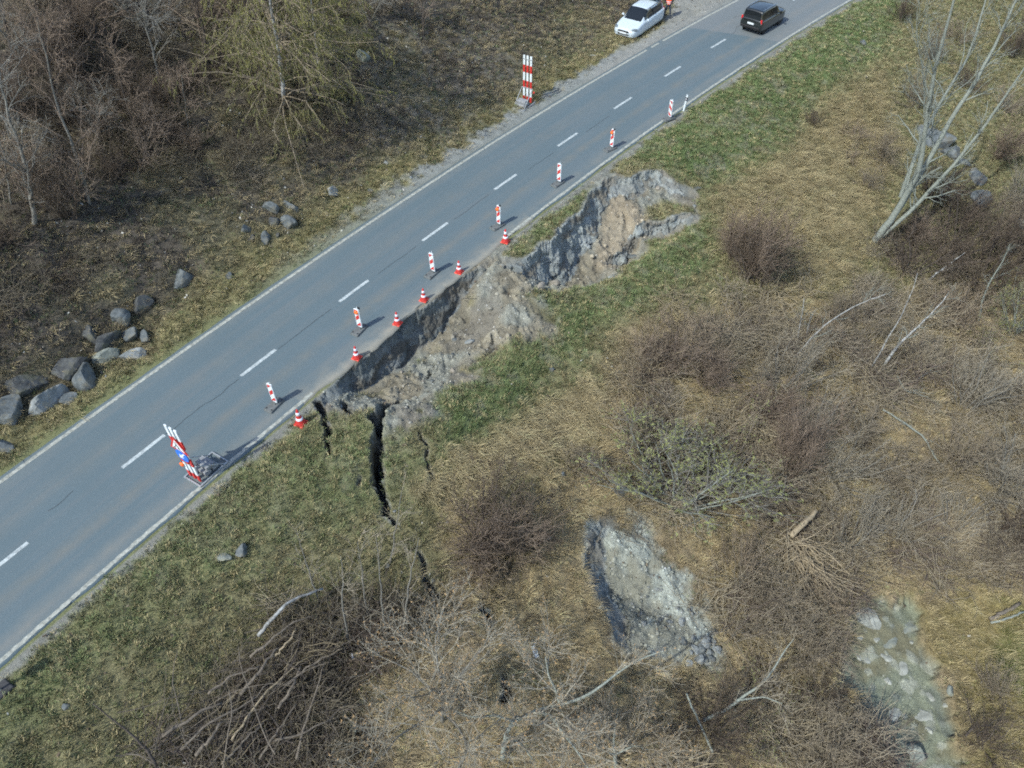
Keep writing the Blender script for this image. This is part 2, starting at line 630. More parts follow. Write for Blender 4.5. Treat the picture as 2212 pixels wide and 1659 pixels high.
def zfun(x, y):
    s, v = sv(np.asarray(x, float), np.asarray(y, float))
    i = np.clip(np.searchsorted(GS, s) - 1, 0, len(GS) - 2)
    j = np.clip(np.searchsorted(GV, v) - 1, 0, len(GV) - 2)
    a = np.clip((s - GS[i]) / (GS[i + 1] - GS[i]), 0, 1)
    b = np.clip((v - GV[j]) / (GV[j + 1] - GV[j]), 0, 1)
    z = (TZ[i, j] * (1 - a) + TZ[i + 1, j] * a) * (1 - b) + (TZ[i, j + 1] * (1 - a) + TZ[i + 1, j + 1] * a) * b
    return np.where((np.abs(v) < 3.25), np.maximum(z, 0.0), z)


def G(px, py):
    """point of the finished ground seen at that place of the photograph"""
    return march(px, py, zfun)


def atY(px, py, Y):
    d = ray(px, py)
    t = Y / d[1]
    return np.array([d[0] * t, Y, CAM_H + d[2] * t])


# ------------------------------------------------------------------ ground colour
def C3(r, g, b):
    return np.array([r, g, b])


def mix(base, col, m):
    return base * (1 - m[..., None]) + col * m[..., None]


ltter = C3(.092, .080, .066)
straw = C3(.285, .228, .130)
green = C3(.110, .142, .060)
olive = C3(.155, .164, .082)
earth = C3(.192, .174, .132)
grey_e = C3(.205, .207, .176)
clay_c = C3(.165, .185, .190)
gravel = C3(.27, .285, .28)
brown = C3(.222, .178, .112)
col = np.zeros(TX.shape + (3,)) + olive
# uphill side: verge, then leaf litter
hill = sstep(4.6, 7.5, -VV + (edge_n - .5) * 2)
col = mix(col, C3(.185, .168, .085), sstep(3.4, 4.2, -VV))
col = mix(col, C3(.132, .120, .078), hill)
col = mix(col, ltter, hill * sstep(.34, .52, big + .30 * sstep(7, 14, -VV)) * .95)
lit2 = zone([(700, 40), (820, 20), (1060, 60), (1120, 130), (1100, 210), (960, 320), (840, 330), (760, 250), (720, 150)], 1.5, 1.5)
col = mix(col, C3(.15, .14, .118), lit2 * sstep(.35, .7, fine) * .7)
moss = zone([(470, -20), (790, -20), (800, 150), (720, 300), (620, 335), (520, 270), (480, 120)], 1.5, 1.5)
col = mix(col, C3(.175, .160, .062), moss * sstep(.35, .6, mid) * .6)
# downhill side: greener near the road, straw lower down
down = sstep(3.4, 3.9, VV)
greenz = zone([(1320, 340), (1450, 255), (1560, 180), (1780, 40), (1830, -20), (1960, -20), (1900, 120), (1760, 230), (1700, 330), (1600, 400), (1520, 400), (1430, 360)], .9, 1.0)
greenm = zone([(1110, 560), (1180, 640), (1340, 600), (1420, 500), (1530, 470), (1560, 560), (1420, 640), (1330, 690), (1270, 760), (1180, 840), (1080, 940), (960, 1020),
               (930, 900), (940, 830), (1020, 790), (1100, 740), (1200, 720), (1170, 640)], .8, .9)
greenl = zone([(690, 900), (780, 900), (880, 940), (920, 1000), (880, 1080), (760, 1120), (560, 1180), (420, 1280), (260, 1400), (120, 1520), (0, 1659), (-60, 1659), (0, 1490),
               (300, 1190), (560, 980), (650, 930)], .9, .9)
strawz = zone([(1560, 400), (1700, 320), (1800, 200), (1900, 160), (1940, 300), (1880, 480), (1820, 620), (1700, 640), (1640, 600), (1560, 560)], 1.2, 1.2)
strawm = zone([(1200, 870), (1290, 840), (1300, 900), (1260, 980), (1150, 1000), (980, 1080), (900, 1060), (1000, 980), (1100, 930)], .7, .7)
strawl = zone([(1080, 1190), (1200, 1050), (1270, 1120), (1265, 1250), (1310, 1340), (1320, 1420), (1180, 1440), (1060, 1400), (1040, 1290)], .6, .6)
lowz = zone([(1310, 700), (1560, 640), (1800, 640), (2300, 520), (2900, 420), (2900, 2250), (500, 2250), (620, 1659), (760, 1480), (900, 1330), (960, 1180), (980, 1090), (1150, 1010),
             (1270, 960), (1290, 820)], 1.2, 1.0)
col = mix(col, brown, lowz * down)
ol = sstep(.42, .62, big)[..., None]
greens = zone([(1095, 540), (1150, 490), (1200, 455), (1262, 405), (1288, 398), (1275, 440), (1220, 488), (1165, 525), (1125, 560)], .2, .2)
gmask = np.clip(greenz + greenm * .75 + greenl * .38 + greens * .6, 0, 1) * down
col = mix(col, C3(.185, .165, .092), down * (1 - lowz) * (1 - gmask) * .8)
col = mix(col, green, gmask * (0.35 + .65 * sstep(.35, .65, mid * .5 + big * .5)))
col = mix(col, C3(.22, .205, .15), gmask * sstep(.55, .75, vnoise(TX * 2.3, TY * 2.3, 91)) * .6)
col = mix(col, straw, np.clip(strawz * .8 + strawm + strawl * .9, 0, 1) * (.45 + .55 * sstep(.3, .7, mid)))
col = mix(col, straw * 1.05, lowz * down * sstep(.44, .58, fbm(TX / 2.2, TY / 2.2, 95, 3)) * .8)
ygreen = zone([(1960, 1290), (2010, 1330), (2060, 1290), (2140, 1260), (2212, 1300), (2500, 1320), (2500, 2100), (2120, 2100), (2100, 1659), (2080, 1560), (2060, 1470), (2000, 1400)], .8, .8)
col = mix(col, C3(.19, .16, .065), ygreen * (.5 + .5 * mid))
col = mix(col, C3(.09, .11, .035), ygreen * sstep(.52, .66, big) * .8)
reeds = np.clip(strawm * 1.0 + zone([(1550, 700), (1600, 695), (1615, 740), (1560, 745)], .3, .3) + zone([(1625, 780), (1660, 790), (1650, 825), (1625, 815)], .3, .3), 0, 1)
col = mix(col, C3(.30, .25, .155), reeds * .6)
tan_h = zone([(150, 200), (330, 170), (480, 250), (560, 330), (700, 390), (640, 440), (450, 400), (300, 420), (180, 330)], 1.5, 1.5)
col = mix(col, C3(.21, .178, .105), tan_h * sstep(.3, .6, mid) * .75)
# pile of cut brush: dark ground
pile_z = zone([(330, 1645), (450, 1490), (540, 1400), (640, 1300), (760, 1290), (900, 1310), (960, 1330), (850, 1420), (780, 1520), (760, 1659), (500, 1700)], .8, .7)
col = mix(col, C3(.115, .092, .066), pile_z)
fan = zone([(1690, 1150), (1730, 1130), (1760, 1200), (1790, 1290), (1740, 1300), (1690, 1250), (1670, 1190)], .4, .5)
col = mix(col, C3(.30, .24, .145), fan * .7)
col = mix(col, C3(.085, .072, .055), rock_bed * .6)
# gravel shoulders and lay-by
sh_l = sstep(3.3, 3.45, -VV) * sstep(4.55, 4.15, -VV + (edge_n - .5) * 1.6) * sstep(7, 22, SS + 6 * (big - .5))
lay_px = [(1190, 250), (1300, 175), (1460, 90), (1580, -5), (1560, -40), (1480, -30), (1452, 10), (1430, 60), (1385, 85), (1330, 110), (1255, 190), (1150, 270)]
lay = zone(lay_px, .4, .5)
col = mix(col, gravel * .8, np.clip(sh_l * .85, 0, 1))
col = mix(col, C3(.235, .235, .215), lay * .9)
sh_r = sstep(3.2, 3.3, VV) * sstep(3.75, 3.45, VV + (edge_n - .5) * .9)
col = mix(col, C3(.20, .20, .175), sh_r)
# broken earth
ec = earth * (.72 + .55 * cr[..., None])
ec = mix(ec, grey_e * (.8 + .4 * kr[..., None]), sstep(.46, .62, fbm(TX / 1.6, TY / 1.6, 99, 3)))
ec = mix(ec, C3(.150, .140, .118), sstep(.56, .70, fbm(TX / 1.1 + 7, TY / 1.1, 103, 3)) * .7)
col = mix(col, ec, bare)
blk = zone([(1300, 430), (1335, 398), (1400, 425), (1405, 468), (1370, 495), (1335, 525), (1290, 505)], .3, .4)
col = mix(col, C3(.25, .212, .155) * (.85 + .3 * kr[..., None]), blk * (1 - clay) * .85)
col = mix(col, C3(.235, .255, .25), talus)
sl = C3(.262, .280, .248) * (.8 + .4 * kr[..., None])
sl = mix(sl, C3(.19, .185, .145), sstep(.54, .66, fbm(TX / 1.3, TY / 1.3, 107, 3)) * .8)
col = mix(col, sl, slip2)
cl = clay_c * (.55 + .9 * fbm(TX * 2.5, TY * 2.5, 111, 3))[..., None]
cl = mix(cl, C3(.17, .15, .12), sstep(.5, .65, fbm(TX * 1.2, TY * 1.2, 113, 3)) * .6)
col = mix(col, cl, clay * .85)
# stream silt
st = mix(np.zeros(TX.shape + (3,)) + C3(.155, .148, .098), C3(.180, .195, .142), sstep(.42, .58, fbm(TX / 1.5, TY / 1.5 + 4, 117, 3)))
st = mix(st, C3(.175, .205, .165), zone([(1818, 1470), (1836, 1420), (1900, 1490), (1960, 1560), (1985, 1640), (1960, 1659), (1925, 1580)], .4, .3) * .8)
pl1, pl2, plr = cells(TX * 1.5 + (edge_n - .5), TY * 1.5, 151)
pm = sstep(.80, .84, plr) * sstep(.10, .16, pl2 - pl1 + (fine - .5) * .25)
pn1, pn2, pnr = cells(TX * 4.2, TY * 4.2, 157)
pm = np.maximum(pm, sstep(.93, .96, pnr) * sstep(.12, .2, pn2 - pn1 + (fine - .5) * .2))
st = mix(st, C3(.27, .28, .23), pm * .8)
st = mix(st, C3(.11, .125, .115), sstep(.54, .64, fbm(TX / .8, TY / .8 + 9, 161, 4)) * .6)
TZ += creek * pm * .03
col = mix(col, st, creek)
col *= (0.80 + 0.40 * fine)[..., None]
col = np.clip(col, 0.01, .9)

nS, nV = TX.shape
verts = np.stack([TX, TY, TZ], -1).reshape(-1, 3)
ix = np.arange(nS * nV).reshape(nS, nV)
quads = np.stack([ix[:-1, :-1], ix[:-1, 1:], ix[1:, 1:], ix[1:, :-1]], -1)[:, :, ::-1]
gsv = np.abs(np.diff(TZ, axis=0))[:, :-1] / np.diff(GS)[:, None]
gvv = np.abs(np.diff(TZ, axis=1))[:-1] / np.diff(GV)[None]
qc = (clay[:-1, :-1] + clay[1:, 1:]) / 2
wallq = (np.hypot(gsv, gvv) > 1.5) & (qc > .3)
# grow the wall patch by one cell so that its rim meets the ground smoothly
gw = wallq.copy()
gw[1:] |= wallq[:-1]
gw[:-1] |= wallq[1:]
gw[:, 1:] |= wallq[:, :-1]
gw[:, :-1] |= wallq[:, 1:]
wallq = gw
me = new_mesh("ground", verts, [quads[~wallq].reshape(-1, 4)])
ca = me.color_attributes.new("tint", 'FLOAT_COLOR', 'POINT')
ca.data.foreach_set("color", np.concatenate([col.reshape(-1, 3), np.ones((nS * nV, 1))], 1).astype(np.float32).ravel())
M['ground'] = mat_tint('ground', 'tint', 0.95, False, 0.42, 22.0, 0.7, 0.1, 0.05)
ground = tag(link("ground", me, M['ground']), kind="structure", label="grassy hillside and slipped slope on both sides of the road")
# the torn faces of the slip: finer, lumpy, overhanging geometry
KS = 5
qi, qj = np.nonzero(wallq)
wv = np.ones((nS, nV))
for di in (0, 1):
    for dj in (0, 1):
        m_ = np.zeros((nS, nV), bool)
        m_[di:nS - 1 + di, dj:nV - 1 + dj] = wallq
        wv *= m_
ab = np.array([(a_, b_) for a_ in range(KS + 1) for b_ in range(KS + 1)])
ka = qi[:, None] * KS + ab[None, :, 0]
kb = qj[:, None] * KS + ab[None, :, 1]
key = ka.astype(np.int64) * (nV * KS + 1) + kb
uk, inv = np.unique(key, return_inverse=True)
inv = inv.reshape(key.shape)
ua, ub = uk // (nV * KS + 1), uk % (nV * KS + 1)
i0_ = np.minimum(ua // KS, nS - 2)
j0_ = np.minimum(ub // KS, nV - 2)
fa, fb = ua / KS - i0_, ub / KS - j0_


def bil(A):
    fa_, fb_ = (fa, fb) if A.ndim == 2 else (fa[:, None], fb[:, None])
    return (A[i0_, j0_] * (1 - fa_) + A[i0_ + 1, j0_] * fa_) * (1 - fb_) + (A[i0_, j0_ + 1] * (1 - fa_) + A[i0_ + 1, j0_ + 1] * fa_) * fb_


wx_, wy_, wz_, ww_ = bil(TX), bil(TY), bil(TZ), bil(wv)
gS = np.gradient(TZ, axis=0) / np.gradient(GS)[:, None]
gV = np.gradient(TZ, axis=1) / np.gradient(GV)[None]
gs1, gv1 = bil(gS), bil(gV)
ah = bil(AA)
ox = -(gs1 * np.cos(ah) + gv1 * np.sin(ah))
oy = -(gs1 * np.sin(ah) - gv1 * np.cos(ah))
on = np.hypot(ox, oy) + 1e-6
ox, oy = ox / on, oy / on
al = wx_ * .62 + wy_ * .78
al2 = wx_ * .9 - wy_ * .4
n1 = fbm(al * 1.7 + al2 * .8, wz_ * 2.2, 201, 4)
q1, q2, qr = cells(al * 2.6 + al2, wz_ * 3.1 + al * .4, 203)
r1, r2, rr1 = cells(al * 7.0 + al2 * 2, wz_ * 8.0, 207)
disp = (n1 - .45) * .34 + (qr - .5) * .09 * sstep(0, .3, q2 - q1) + (rr1 - .5) * .05 * sstep(0, .2, r2 - r1)
disp *= ww_
wvz = wz_ + ww_ * (fbm(al * 3, wz_ * 3 + 5, 211, 3) - .5) * .10
wverts = np.stack([wx_ + ox * disp, wy_ + oy * disp, wvz], -1)
ii_, jj_ = np.meshgrid(np.arange(KS), np.arange(KS), indexing='ij')
c00 = (ii_ * (KS + 1) + jj_).ravel()
wf = np.stack([inv[:, c00], inv[:, c00 + 1], inv[:, c00 + KS + 2], inv[:, c00 + KS + 1]], -1).reshape(-1, 4)[:, ::-1]
me = new_mesh("scarp_face", wverts, [wf])
wc = C3(.250, .270, .258) * (.7 + .6 * fbm(al * 1.1, wz_ * 1.5, 221, 4))[:, None]
wc = mix(wc, C3(.31, .33, .325), sstep(.50, .68, fbm(al * 1.6 + 3, wz_ * .8, 223, 4)) * .7)
wc = mix(wc, C3(.165, .140, .105), sstep(.50, .64, fbm(al * .9 + 9, wz_ * 2.2, 227, 4)) * .75)
wc = mix(wc, C3(.075, .062, .048), sstep(.58, .7, fbm(al * 3, wz_ * 4, 229, 3)) * .25)
wc = wc * (.88 + .24 * qr)[:, None]
wc = wc * (1 - .45 * sstep(19.5, 17, bil(SS)) * sstep(10, 8, bil(VV)))[:, None]  # shade of the main scarp wall painted into its colour
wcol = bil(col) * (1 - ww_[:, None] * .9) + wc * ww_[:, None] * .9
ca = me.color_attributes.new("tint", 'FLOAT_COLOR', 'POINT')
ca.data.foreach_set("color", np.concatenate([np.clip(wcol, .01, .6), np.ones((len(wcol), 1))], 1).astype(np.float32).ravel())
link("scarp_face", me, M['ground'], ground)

# ------------------------------------------------------------------ road
rs = np.arange(-16, 131, 0.25)
rv = np.concatenate([[-3.36, -3.34], np.linspace(-3.2, 3.0, 22), [3.12, 3.16]])
RSS, RVV = np.meshgrid(rs, rv, indexing='ij')
RVV = RVV.copy()
rag_r = (fbm(rs * .9, rs * 0 + .5, 121, 4) - .5) * (.22 + .42 * ((rs > 6) & (rs < 21)))
RVV[:, -1] += rag_r
RVV[:, -2] += rag_r
rag_l = (fbm(rs * .9, rs * 0 + .5, 127, 4) - .5) * .10
RVV[:, 0] += rag_l
RVV[:, 1] += rag_l
aa = A0 - KAP * RSS
rz = 0.03 * (1 - (RVV / 3.3) ** 2)
rz[:, 0] -= 0.09
rz[:, -1] -= 0.09
rverts = np.stack([CX - (RAD - RVV) * np.sin(aa), CY + (RAD - RVV) * np.cos(aa), rz], -1).reshape(-1, 3)
ix = np.arange(RSS.size).reshape(RSS.shape)
quads = np.stack([ix[:-1, :-1], ix[:-1, 1:], ix[1:, 1:], ix[1:, :-1]], -1).reshape(-1, 4)[:, ::-1]
me = new_mesh("road", rverts, [quads])
uv = me.uv_layers.new(name="lane")
li = np.zeros(len(me.loops), np.int32)
me.loops.foreach_get("vertex_index", li)
uv.data.foreach_set("uv", np.stack([RSS.ravel()[li], RVV.ravel()[li]], -1).astype(np.float32).ravel())


def road_material():
    m = bpy.data.materials.new("asphalt")
    m.use_nodes = True
    n, l = m.node_tree.nodes, m.node_tree.links
    b = n["Principled BSDF"]
    b.inputs["Roughness"].default_value = 0.85
    b.inputs["Specular IOR Level"].default_value = 0.3
    uvn = n.new("ShaderNodeUVMap")
    uvn.uv_map = "lane"
    sep = n.new("ShaderNodeSeparateXYZ")
    l.new(uvn.outputs[0], sep.inputs[0])
    tc = n.new("ShaderNodeTexCoord")

    def noise(scale, detail=4, vec=None, rough=.6):
        z = n.new("ShaderNodeTexNoise")
        z.inputs["Scale"].default_value = scale
        z.inputs["Detail"].default_value = detail
        z.inputs["Roughness"].default_value = rough
        l.new(vec or tc.outputs["Object"], z.inputs["Vector"])
        return z.outputs["Fac"]

    def ramp(src, p0, p1, c0, c1):
        r = n.new("ShaderNodeValToRGB")
        r.color_ramp.elements[0].position = p0
        r.color_ramp.elements[1].position = p1
        r.color_ramp.elements[0].color = (*c0, 1)
        r.color_ramp.elements[1].color = (*c1, 1)
        l.new(src, r.inputs[0])
        return r.outputs[0]

    def mixc(f, a, c, mode='MIX'):
        x = n.new("ShaderNodeMix")
        x.data_type = 'RGBA'
        x.blend_type = mode
        if isinstance(f, float):
            x.inputs[0].default_value = f
        else:
            l.new(f, x.inputs[0])
        for k, s_ in ((6, a), (7, c)):
            if isinstance(s_, tuple):
                x.inputs[k].default_value = (*s_, 1)
            else:
                l.new(s_, x.inputs[k])
        return x.outputs[2]

    def mth(op, a, b_=None):
        x = n.new("ShaderNodeMath")
        x.operation = op
        for k, s_ in ((0, a), (1, b_)):
            if s_ is None:
                continue
            if isinstance(s_, (int, float)):
                x.inputs[k].default_value = s_
            else:
                l.new(s_, x.inputs[k])
        return x.outputs[0]

    # long streaks along the lane
    mp = n.new("ShaderNodeMapping")
    mp.inputs["Scale"].default_value = (0.05, 1.6, 1)
    l.new(uvn.outputs[0], mp.inputs[0])
    streak = noise(1.6, 4, mp.outputs[0])
    base = ramp(noise(60, 3), .3, .7, (.074, .106, .122), (.126, .166, .184))
    base = mixc(mth('MULTIPLY', ramp(streak, .45, .66, (0, 0, 0), (1, 1, 1)), .40), base, (.142, .156, .160))
    base = mixc(mth('MULTIPLY', ramp(noise(.35, 4), .45, .65, (0, 0, 0), (1, 1, 1)), .35), base, (.090, .124, .138))

    # brownish dusty wheel tracks
    def band(c, w, k):
        d = mth('ABSOLUTE', mth('SUBTRACT', mth('ADD', sep.outputs[1], mth('MULTIPLY', mth('SUBTRACT', noise(.5, 3), .5), .5)), c))
        x = mth('SUBTRACT', 1.0, mth('DIVIDE', d, w))
        x = mth('MAXIMUM', x, 0.0)
        return mth('MULTIPLY', mth('MULTIPLY', x, k), ramp(noise(1.1, 4), .3, .65, (.2, .2, .2), (1, 1, 1)))
    base = mixc(band(1.25, .42, .38), base, (.205, .178, .135))
    base = mixc(band(2.6, .5, .5), base, (.215, .205, .175))
    base = mixc(band(-1.3, .6, .25), base, (.195, .178, .145))
    base = mixc(band(-2.95, .5, .35), base, (.20, .195, .17))
    # pale mud along the broken edge
    es = mth('MULTIPLY', mth('GREATER_THAN', sep.outputs[0], 6.0), mth('LESS_THAN', sep.outputs[0], 21.5))
    edge = mth('MULTIPLY', mth('MULTIPLY', es, ramp(mth('ADD', sep.outputs[1], mth('MULTIPLY', mth('SUBTRACT', noise(2, 4), .5), .6)), .0, 1.0, (0, 0, 0), (0, 0, 0))), 1.0)
    e2 = n.new("ShaderNodeMapRange")
    e2.inputs["From Min"].default_value = 2.65
    e2.inputs["From Max"].default_value = 3.15
    l.new(mth('ADD', sep.outputs[1], mth('MULTIPLY', mth('SUBTRACT', noise(2, 4), .5), .7)), e2.inputs[0])
    base = mixc(mth('MULTIPLY', mth('MULTIPLY', e2.outputs[0], es), .8), base, (.30, .275, .22))
    # older, paler surface beyond the joint
    old = mth('GREATER_THAN', mth('ADD', sep.outputs[0], mth('MULTIPLY', sep.outputs[1], -.35)), 47.6)
    base = mixc(mth('MULTIPLY', old, .45), base, (.20, .20, .195))
    # speckle
    sp = n.new("ShaderNodeTexVoronoi")
    sp.inputs["Scale"].default_value = 28
    l.new(tc.outputs["Object"], sp.inputs["Vector"])
    base = mixc(ramp(sp.outputs["Distance"], .02, .22, (.75, .75, .75), (0, 0, 0)), base, (.26, .285, .295))
    l.new(base, b.inputs["Base Color"])
    bp = n.new("ShaderNodeBump")
    bp.inputs["Strength"].default_value = .35
    bp.inputs["Distance"].default_value = .01
    l.new(noise(80, 3), bp.inputs["Height"])
    l.new(bp.outputs[0], b.inputs["Normal"])
    return m


M['road'] = road_material()
road = tag(link("road", me, M['road']), kind="structure", label="grey two-lane asphalt road along the slip")


def road_z(v):
    return 0.03 * (1 - (v / 3.3) ** 2)


def strip(name, s0, s1, v0, v1, m, lift=0.004, rag=0.0, seed=0, dv=None):
    """painted strip laid on the road surface"""
    n = max(2, int((s1 - s0) / 0.12))
    rng = random.Random(seed)
    vs_, fs = [], []
    for i in range(n + 1):
        s = s0 + (s1 - s0) * i / n
        a, b_ = v0 + rng.uniform(-rag, rag), v1 + rng.uniform(-rag, rag)
        if dv:
            a += dv(s)
            b_ += dv(s)
        vs_ += [P(s, a, road_z(a) + lift), P(s, b_, road_z(b_) + lift)]
    fs = [(2 * i, 2 * i + 1, 2 * i + 3, 2 * i + 2) for i in range(n)]
    me_ = new_mesh(name, np.array(vs_), [np.array(fs)[:, ::-1]], False)
    return link(name, me_, m, road)


PER, DASH = 9 * .62, 3 * .62
for k in range(-3, 22):
    strip("lane_dash", PER * k, PER * k + DASH, -.075, .075, M['line_paint'], .004, .006, 200 + k)
s_gap = sv(*P(0, 0)[:2])[0]
for a, b_ in ((-16, 41.6), (42.15, 43.0), (43.5, 130)):
    strip("edge_line", a, b_, -3.19, -3.03, M['edge_paint'], .005, .008, int(a) + 300)
for a, b_ in ((-16, 6.6), (19.6, 130)):
    strip("edge_line", a, b_, 2.93, 3.08, M['edge_paint'], .005, .02, int(a) + 400)
M['crack'] = mat('crack_tar', (.05, .055, .06), .8)
for k, (a, b_, v, amp) in enumerate([(1.9, 5.4, .12, .25), (7.5, 10.6, .05, .05), (13.6, 16.2, .04, .05), (19.0, 21.8, .06, .06), (24.9, 27.2, .2, .06), (30.2, 32.6, .3, .05),
                                     (-2.6, -1.6, -.6, .25), (47, 51, -.4, .5), (50, 53, -1.4, .4)]):
    strip("surface_crack", a, b_, v, v + .022, M['crack'], .0045, .004, 500 + k, dv=lambda s, k=k, amp=amp: (float(fbm(np.array([s * .9]), np.array([k * 3.3]), 131, 3)[0]) - .5) * 2 * amp)
# ------------------------------------------------------------------ scattered ground cover (nobody could count it)
rs_ = np.random.RandomState(7)


def proto_collection(name, objs):
    c = bpy.data.collections.new(name)
    for o in objs:
        c.objects.link(o)
    return c


def scatter(name, pts, rot, scl, tint, idx, coll, label, cat):
    me_ = bpy.data.meshes.new(name)
    me_.vertices.add(len(pts))
    me_.vertices.foreach_set("co", np.asarray(pts, np.float32).ravel())
    a = me_.attributes.new("rot", 'FLOAT_VECTOR', 'POINT')
    a.data.foreach_set("vector", np.asarray(rot, np.float32).ravel())
    a = me_.attributes.new("scl", 'FLOAT_VECTOR', 'POINT')
    a.data.foreach_set("vector", np.asarray(scl, np.float32).ravel())
    a = me_.attributes.new("pick", 'INT', 'POINT')
    a.data.foreach_set("value", np.asarray(idx, np.int32))
    a = me_.attributes.new("shade", 'FLOAT_COLOR', 'POINT')
    a.data.foreach_set("color", np.concatenate([tint, np.ones((len(tint), 1))], 1).astype(np.float32).ravel())
    o = bpy.data.objects.new(name, me_)
    COL.objects.link(o)
    ng = bpy.data.node_groups.new(name, 'GeometryNodeTree')
    ng.interface.new_socket("Geometry", in_out='INPUT', socket_type='NodeSocketGeometry')
    ng.interface.new_socket("Geometry", in_out='OUTPUT', socket_type='NodeSocketGeometry')
    n, l = ng.nodes, ng.links
    gi, go = n.new("NodeGroupInput"), n.new("NodeGroupOutput")
    ci = n.new("GeometryNodeCollectionInfo")
    ci.inputs["Collection"].default_value = coll
    ci.inputs["Separate Children"].default_value = True
    ci.inputs["Reset Children"].default_value = True
    ip = n.new("GeometryNodeInstanceOnPoints")
    ip.inputs["Pick Instance"].default_value = True

    def attr(nm, ty):
        x = n.new("GeometryNodeInputNamedAttribute")
        x.data_type = ty
        x.inputs["Name"].default_value = nm
        return x.outputs[0]
    l.new(gi.outputs[0], ip.inputs["Points"])
    l.new(ci.outputs[0], ip.inputs["Instance"])
    l.new(attr("pick", 'INT'), ip.inputs["Instance Index"])
    l.new(attr("rot", 'FLOAT_VECTOR'), ip.inputs["Rotation"])
    l.new(attr("scl", 'FLOAT_VECTOR'), ip.inputs["Scale"])
    l.new(ip.outputs[0], go.inputs[0])
    md = o.modifiers.new("scatter", 'NODES')
    md.node_group = ng
    return tag(o, label, cat, kind="stuff")


M['grass'] = mat_tint('grass_blade', 'shade', 0.8, True, 0.0)
M['pebble'] = mat_tint('pebble', 'shade', 0.9, True, 0.25, 40)


def tuft_mesh(name, nb, h, spread, lean, w, seed, comb=0.0):
    """comb: how far all blades lie over towards +x"""
    r = random.Random(seed)
    vs_, fs = [], []
    for i in range(nb):
        a = r.uniform(0, 6.283)
        rad = spread * math.sqrt(r.random())
        bx, by = rad * math.cos(a), rad * math.sin(a)
        la = a + r.uniform(-.7, .7)
        hh = h * r.uniform(.55, 1.1)
        le = lean * hh * r.uniform(.4, 1.3)
        dx, dy = math.cos(la) * le + comb * hh, math.sin(la) * le
        px_, py_ = -math.sin(la) * w, math.cos(la) * w
        if r.random() < .5:
            px_, py_ = w * math.cos(la + 1), w * math.sin(la + 1)
        b = len(vs_)
        vs_ += [(bx - px_, by - py_, -.02), (bx + px_, by + py_, -.02),
                (bx + dx * .45 + px_ * .8, by + dy * .45 + py_ * .8, hh * .62), (bx + dx * .45 - px_ * .8, by + dy * .45 - py_ * .8, hh * .62),
                (bx + dx * 1.1, by + dy * 1.1, hh * (1.0 - .35 * comb))]
        fs += [(b, b + 1, b + 2), (b, b + 2, b + 3), (b + 3, b + 2, b + 4)]
    me_ = new_mesh(name, np.array(vs_), [np.array(fs)], False)
    me_.materials.append(M['grass'])
    return bpy.data.objects.new(name, me_)


short = [tuft_mesh("a_turf_%d" % i, 16, .10, .14, .9, .009, 10 + i) for i in range(4)]
tall = [tuft_mesh("b_tussock_%d" % i, 20, .25, .17, .8, .0065, 30 + i, .9) for i in range(4)]
turf_c = proto_collection("turf_protos", short + tall)


def sample_ground(n, dens, smin=-15.5, smax=80, vmin=-48, vmax=44):
    """random ground points, kept with probability dens (same grid as the ground), thinned far from the camera"""
    s = rs_.uniform(smin, smax, n)
    v = rs_.uniform(vmin, vmax, n)
    i = np.clip(np.searchsorted(GS, s), 0, len(GS) - 1)
    j = np.clip(np.searchsorted(GV, v), 0, len(GV) - 1)
    keep = rs_.rand(n) < dens[i, j]
    s, v, i, j = s[keep], v[keep], i[keep], j[keep]
    a = A0 - KAP * s
    x = CX - (RAD - v) * np.sin(a)
    y = CY + (RAD - v) * np.cos(a)
    # in view (with a margin), so nothing is spent behind the camera
    dz = -CAM_H + TZ[i, j]
    w = y * math.cos(PITCH) - dz * math.sin(PITCH)
    u = y * math.sin(PITCH) + dz * math.cos(PITCH)
    ok = (w > 1) & (np.abs(x / w) < 1.05) & (np.abs(u / w) < .85)
    return x[ok], y[ok], i[ok], j[ok]


steep = np.zeros(TX.shape)
gs_ = np.abs(np.gradient(TZ, axis=0)) / np.gradient(GS)[:, None]
gv_ = np.abs(np.gradient(TZ, axis=1)) / np.gradient(GV)[None, :]
steep = sstep(1.1, 1.8, np.hypot(gs_, gv_))
nog = np.clip(sstep(.25, .85, bare + (fine - .5) * .6) * 1.1 + creek * 1.5 + lay * 1.2 + sh_l * .9 + sh_r * .8 + steep, 0, 1)
lay_keep = 1 - nog
grassy = off_road * lay_keep
dens_t = grassy * np.where(VV > 0, 1.0, np.where(-VV < 12, .8, .4)) * (1 - .45 * lowz)
x, y, i, j = sample_ground(600000, dens_t)
z = zfun(x, y)
n = len(x)
cc = col[i, j]
strw = np.clip(strawz + strawm + strawl + lowz * .6 + ygreen, 0, 1)[i, j] * (VV[i, j] > 0) + (VV[i, j] < 0) * .22
is_tall = rs_.rand(n) < np.clip(strw * .55 + reeds[i, j], 0, 1)
pick = np.where(is_tall, 4 + rs_.randint(0, 4, n), rs_.randint(0, 4, n))
th = A0 - KAP * SS[i, j] - math.pi / 2               # downhill heading (right of the road)
th = np.where(VV[i, j] < 0, th, th) + rs_.normal(0, .5, n)
rot = np.stack([rs_.normal(0, .15, n), rs_.normal(0, .15, n), np.where(is_tall, th, rs_.uniform(0, 6.28, n))], -1)
sc_ = rs_.uniform(.7, 1.35, n)[:, None] * np.ones((1, 3))
br = rs_.uniform(.65, 1.7, n)[:, None]
tint = cc * br
hue = rs_.rand(n)
g_amt = gmask[i, j]
strcol = np.array([.36, .295, .165])
tint = np.where((hue < .22 + .4 * is_tall)[:, None], tint * .35 + strcol * .65 * br, tint)
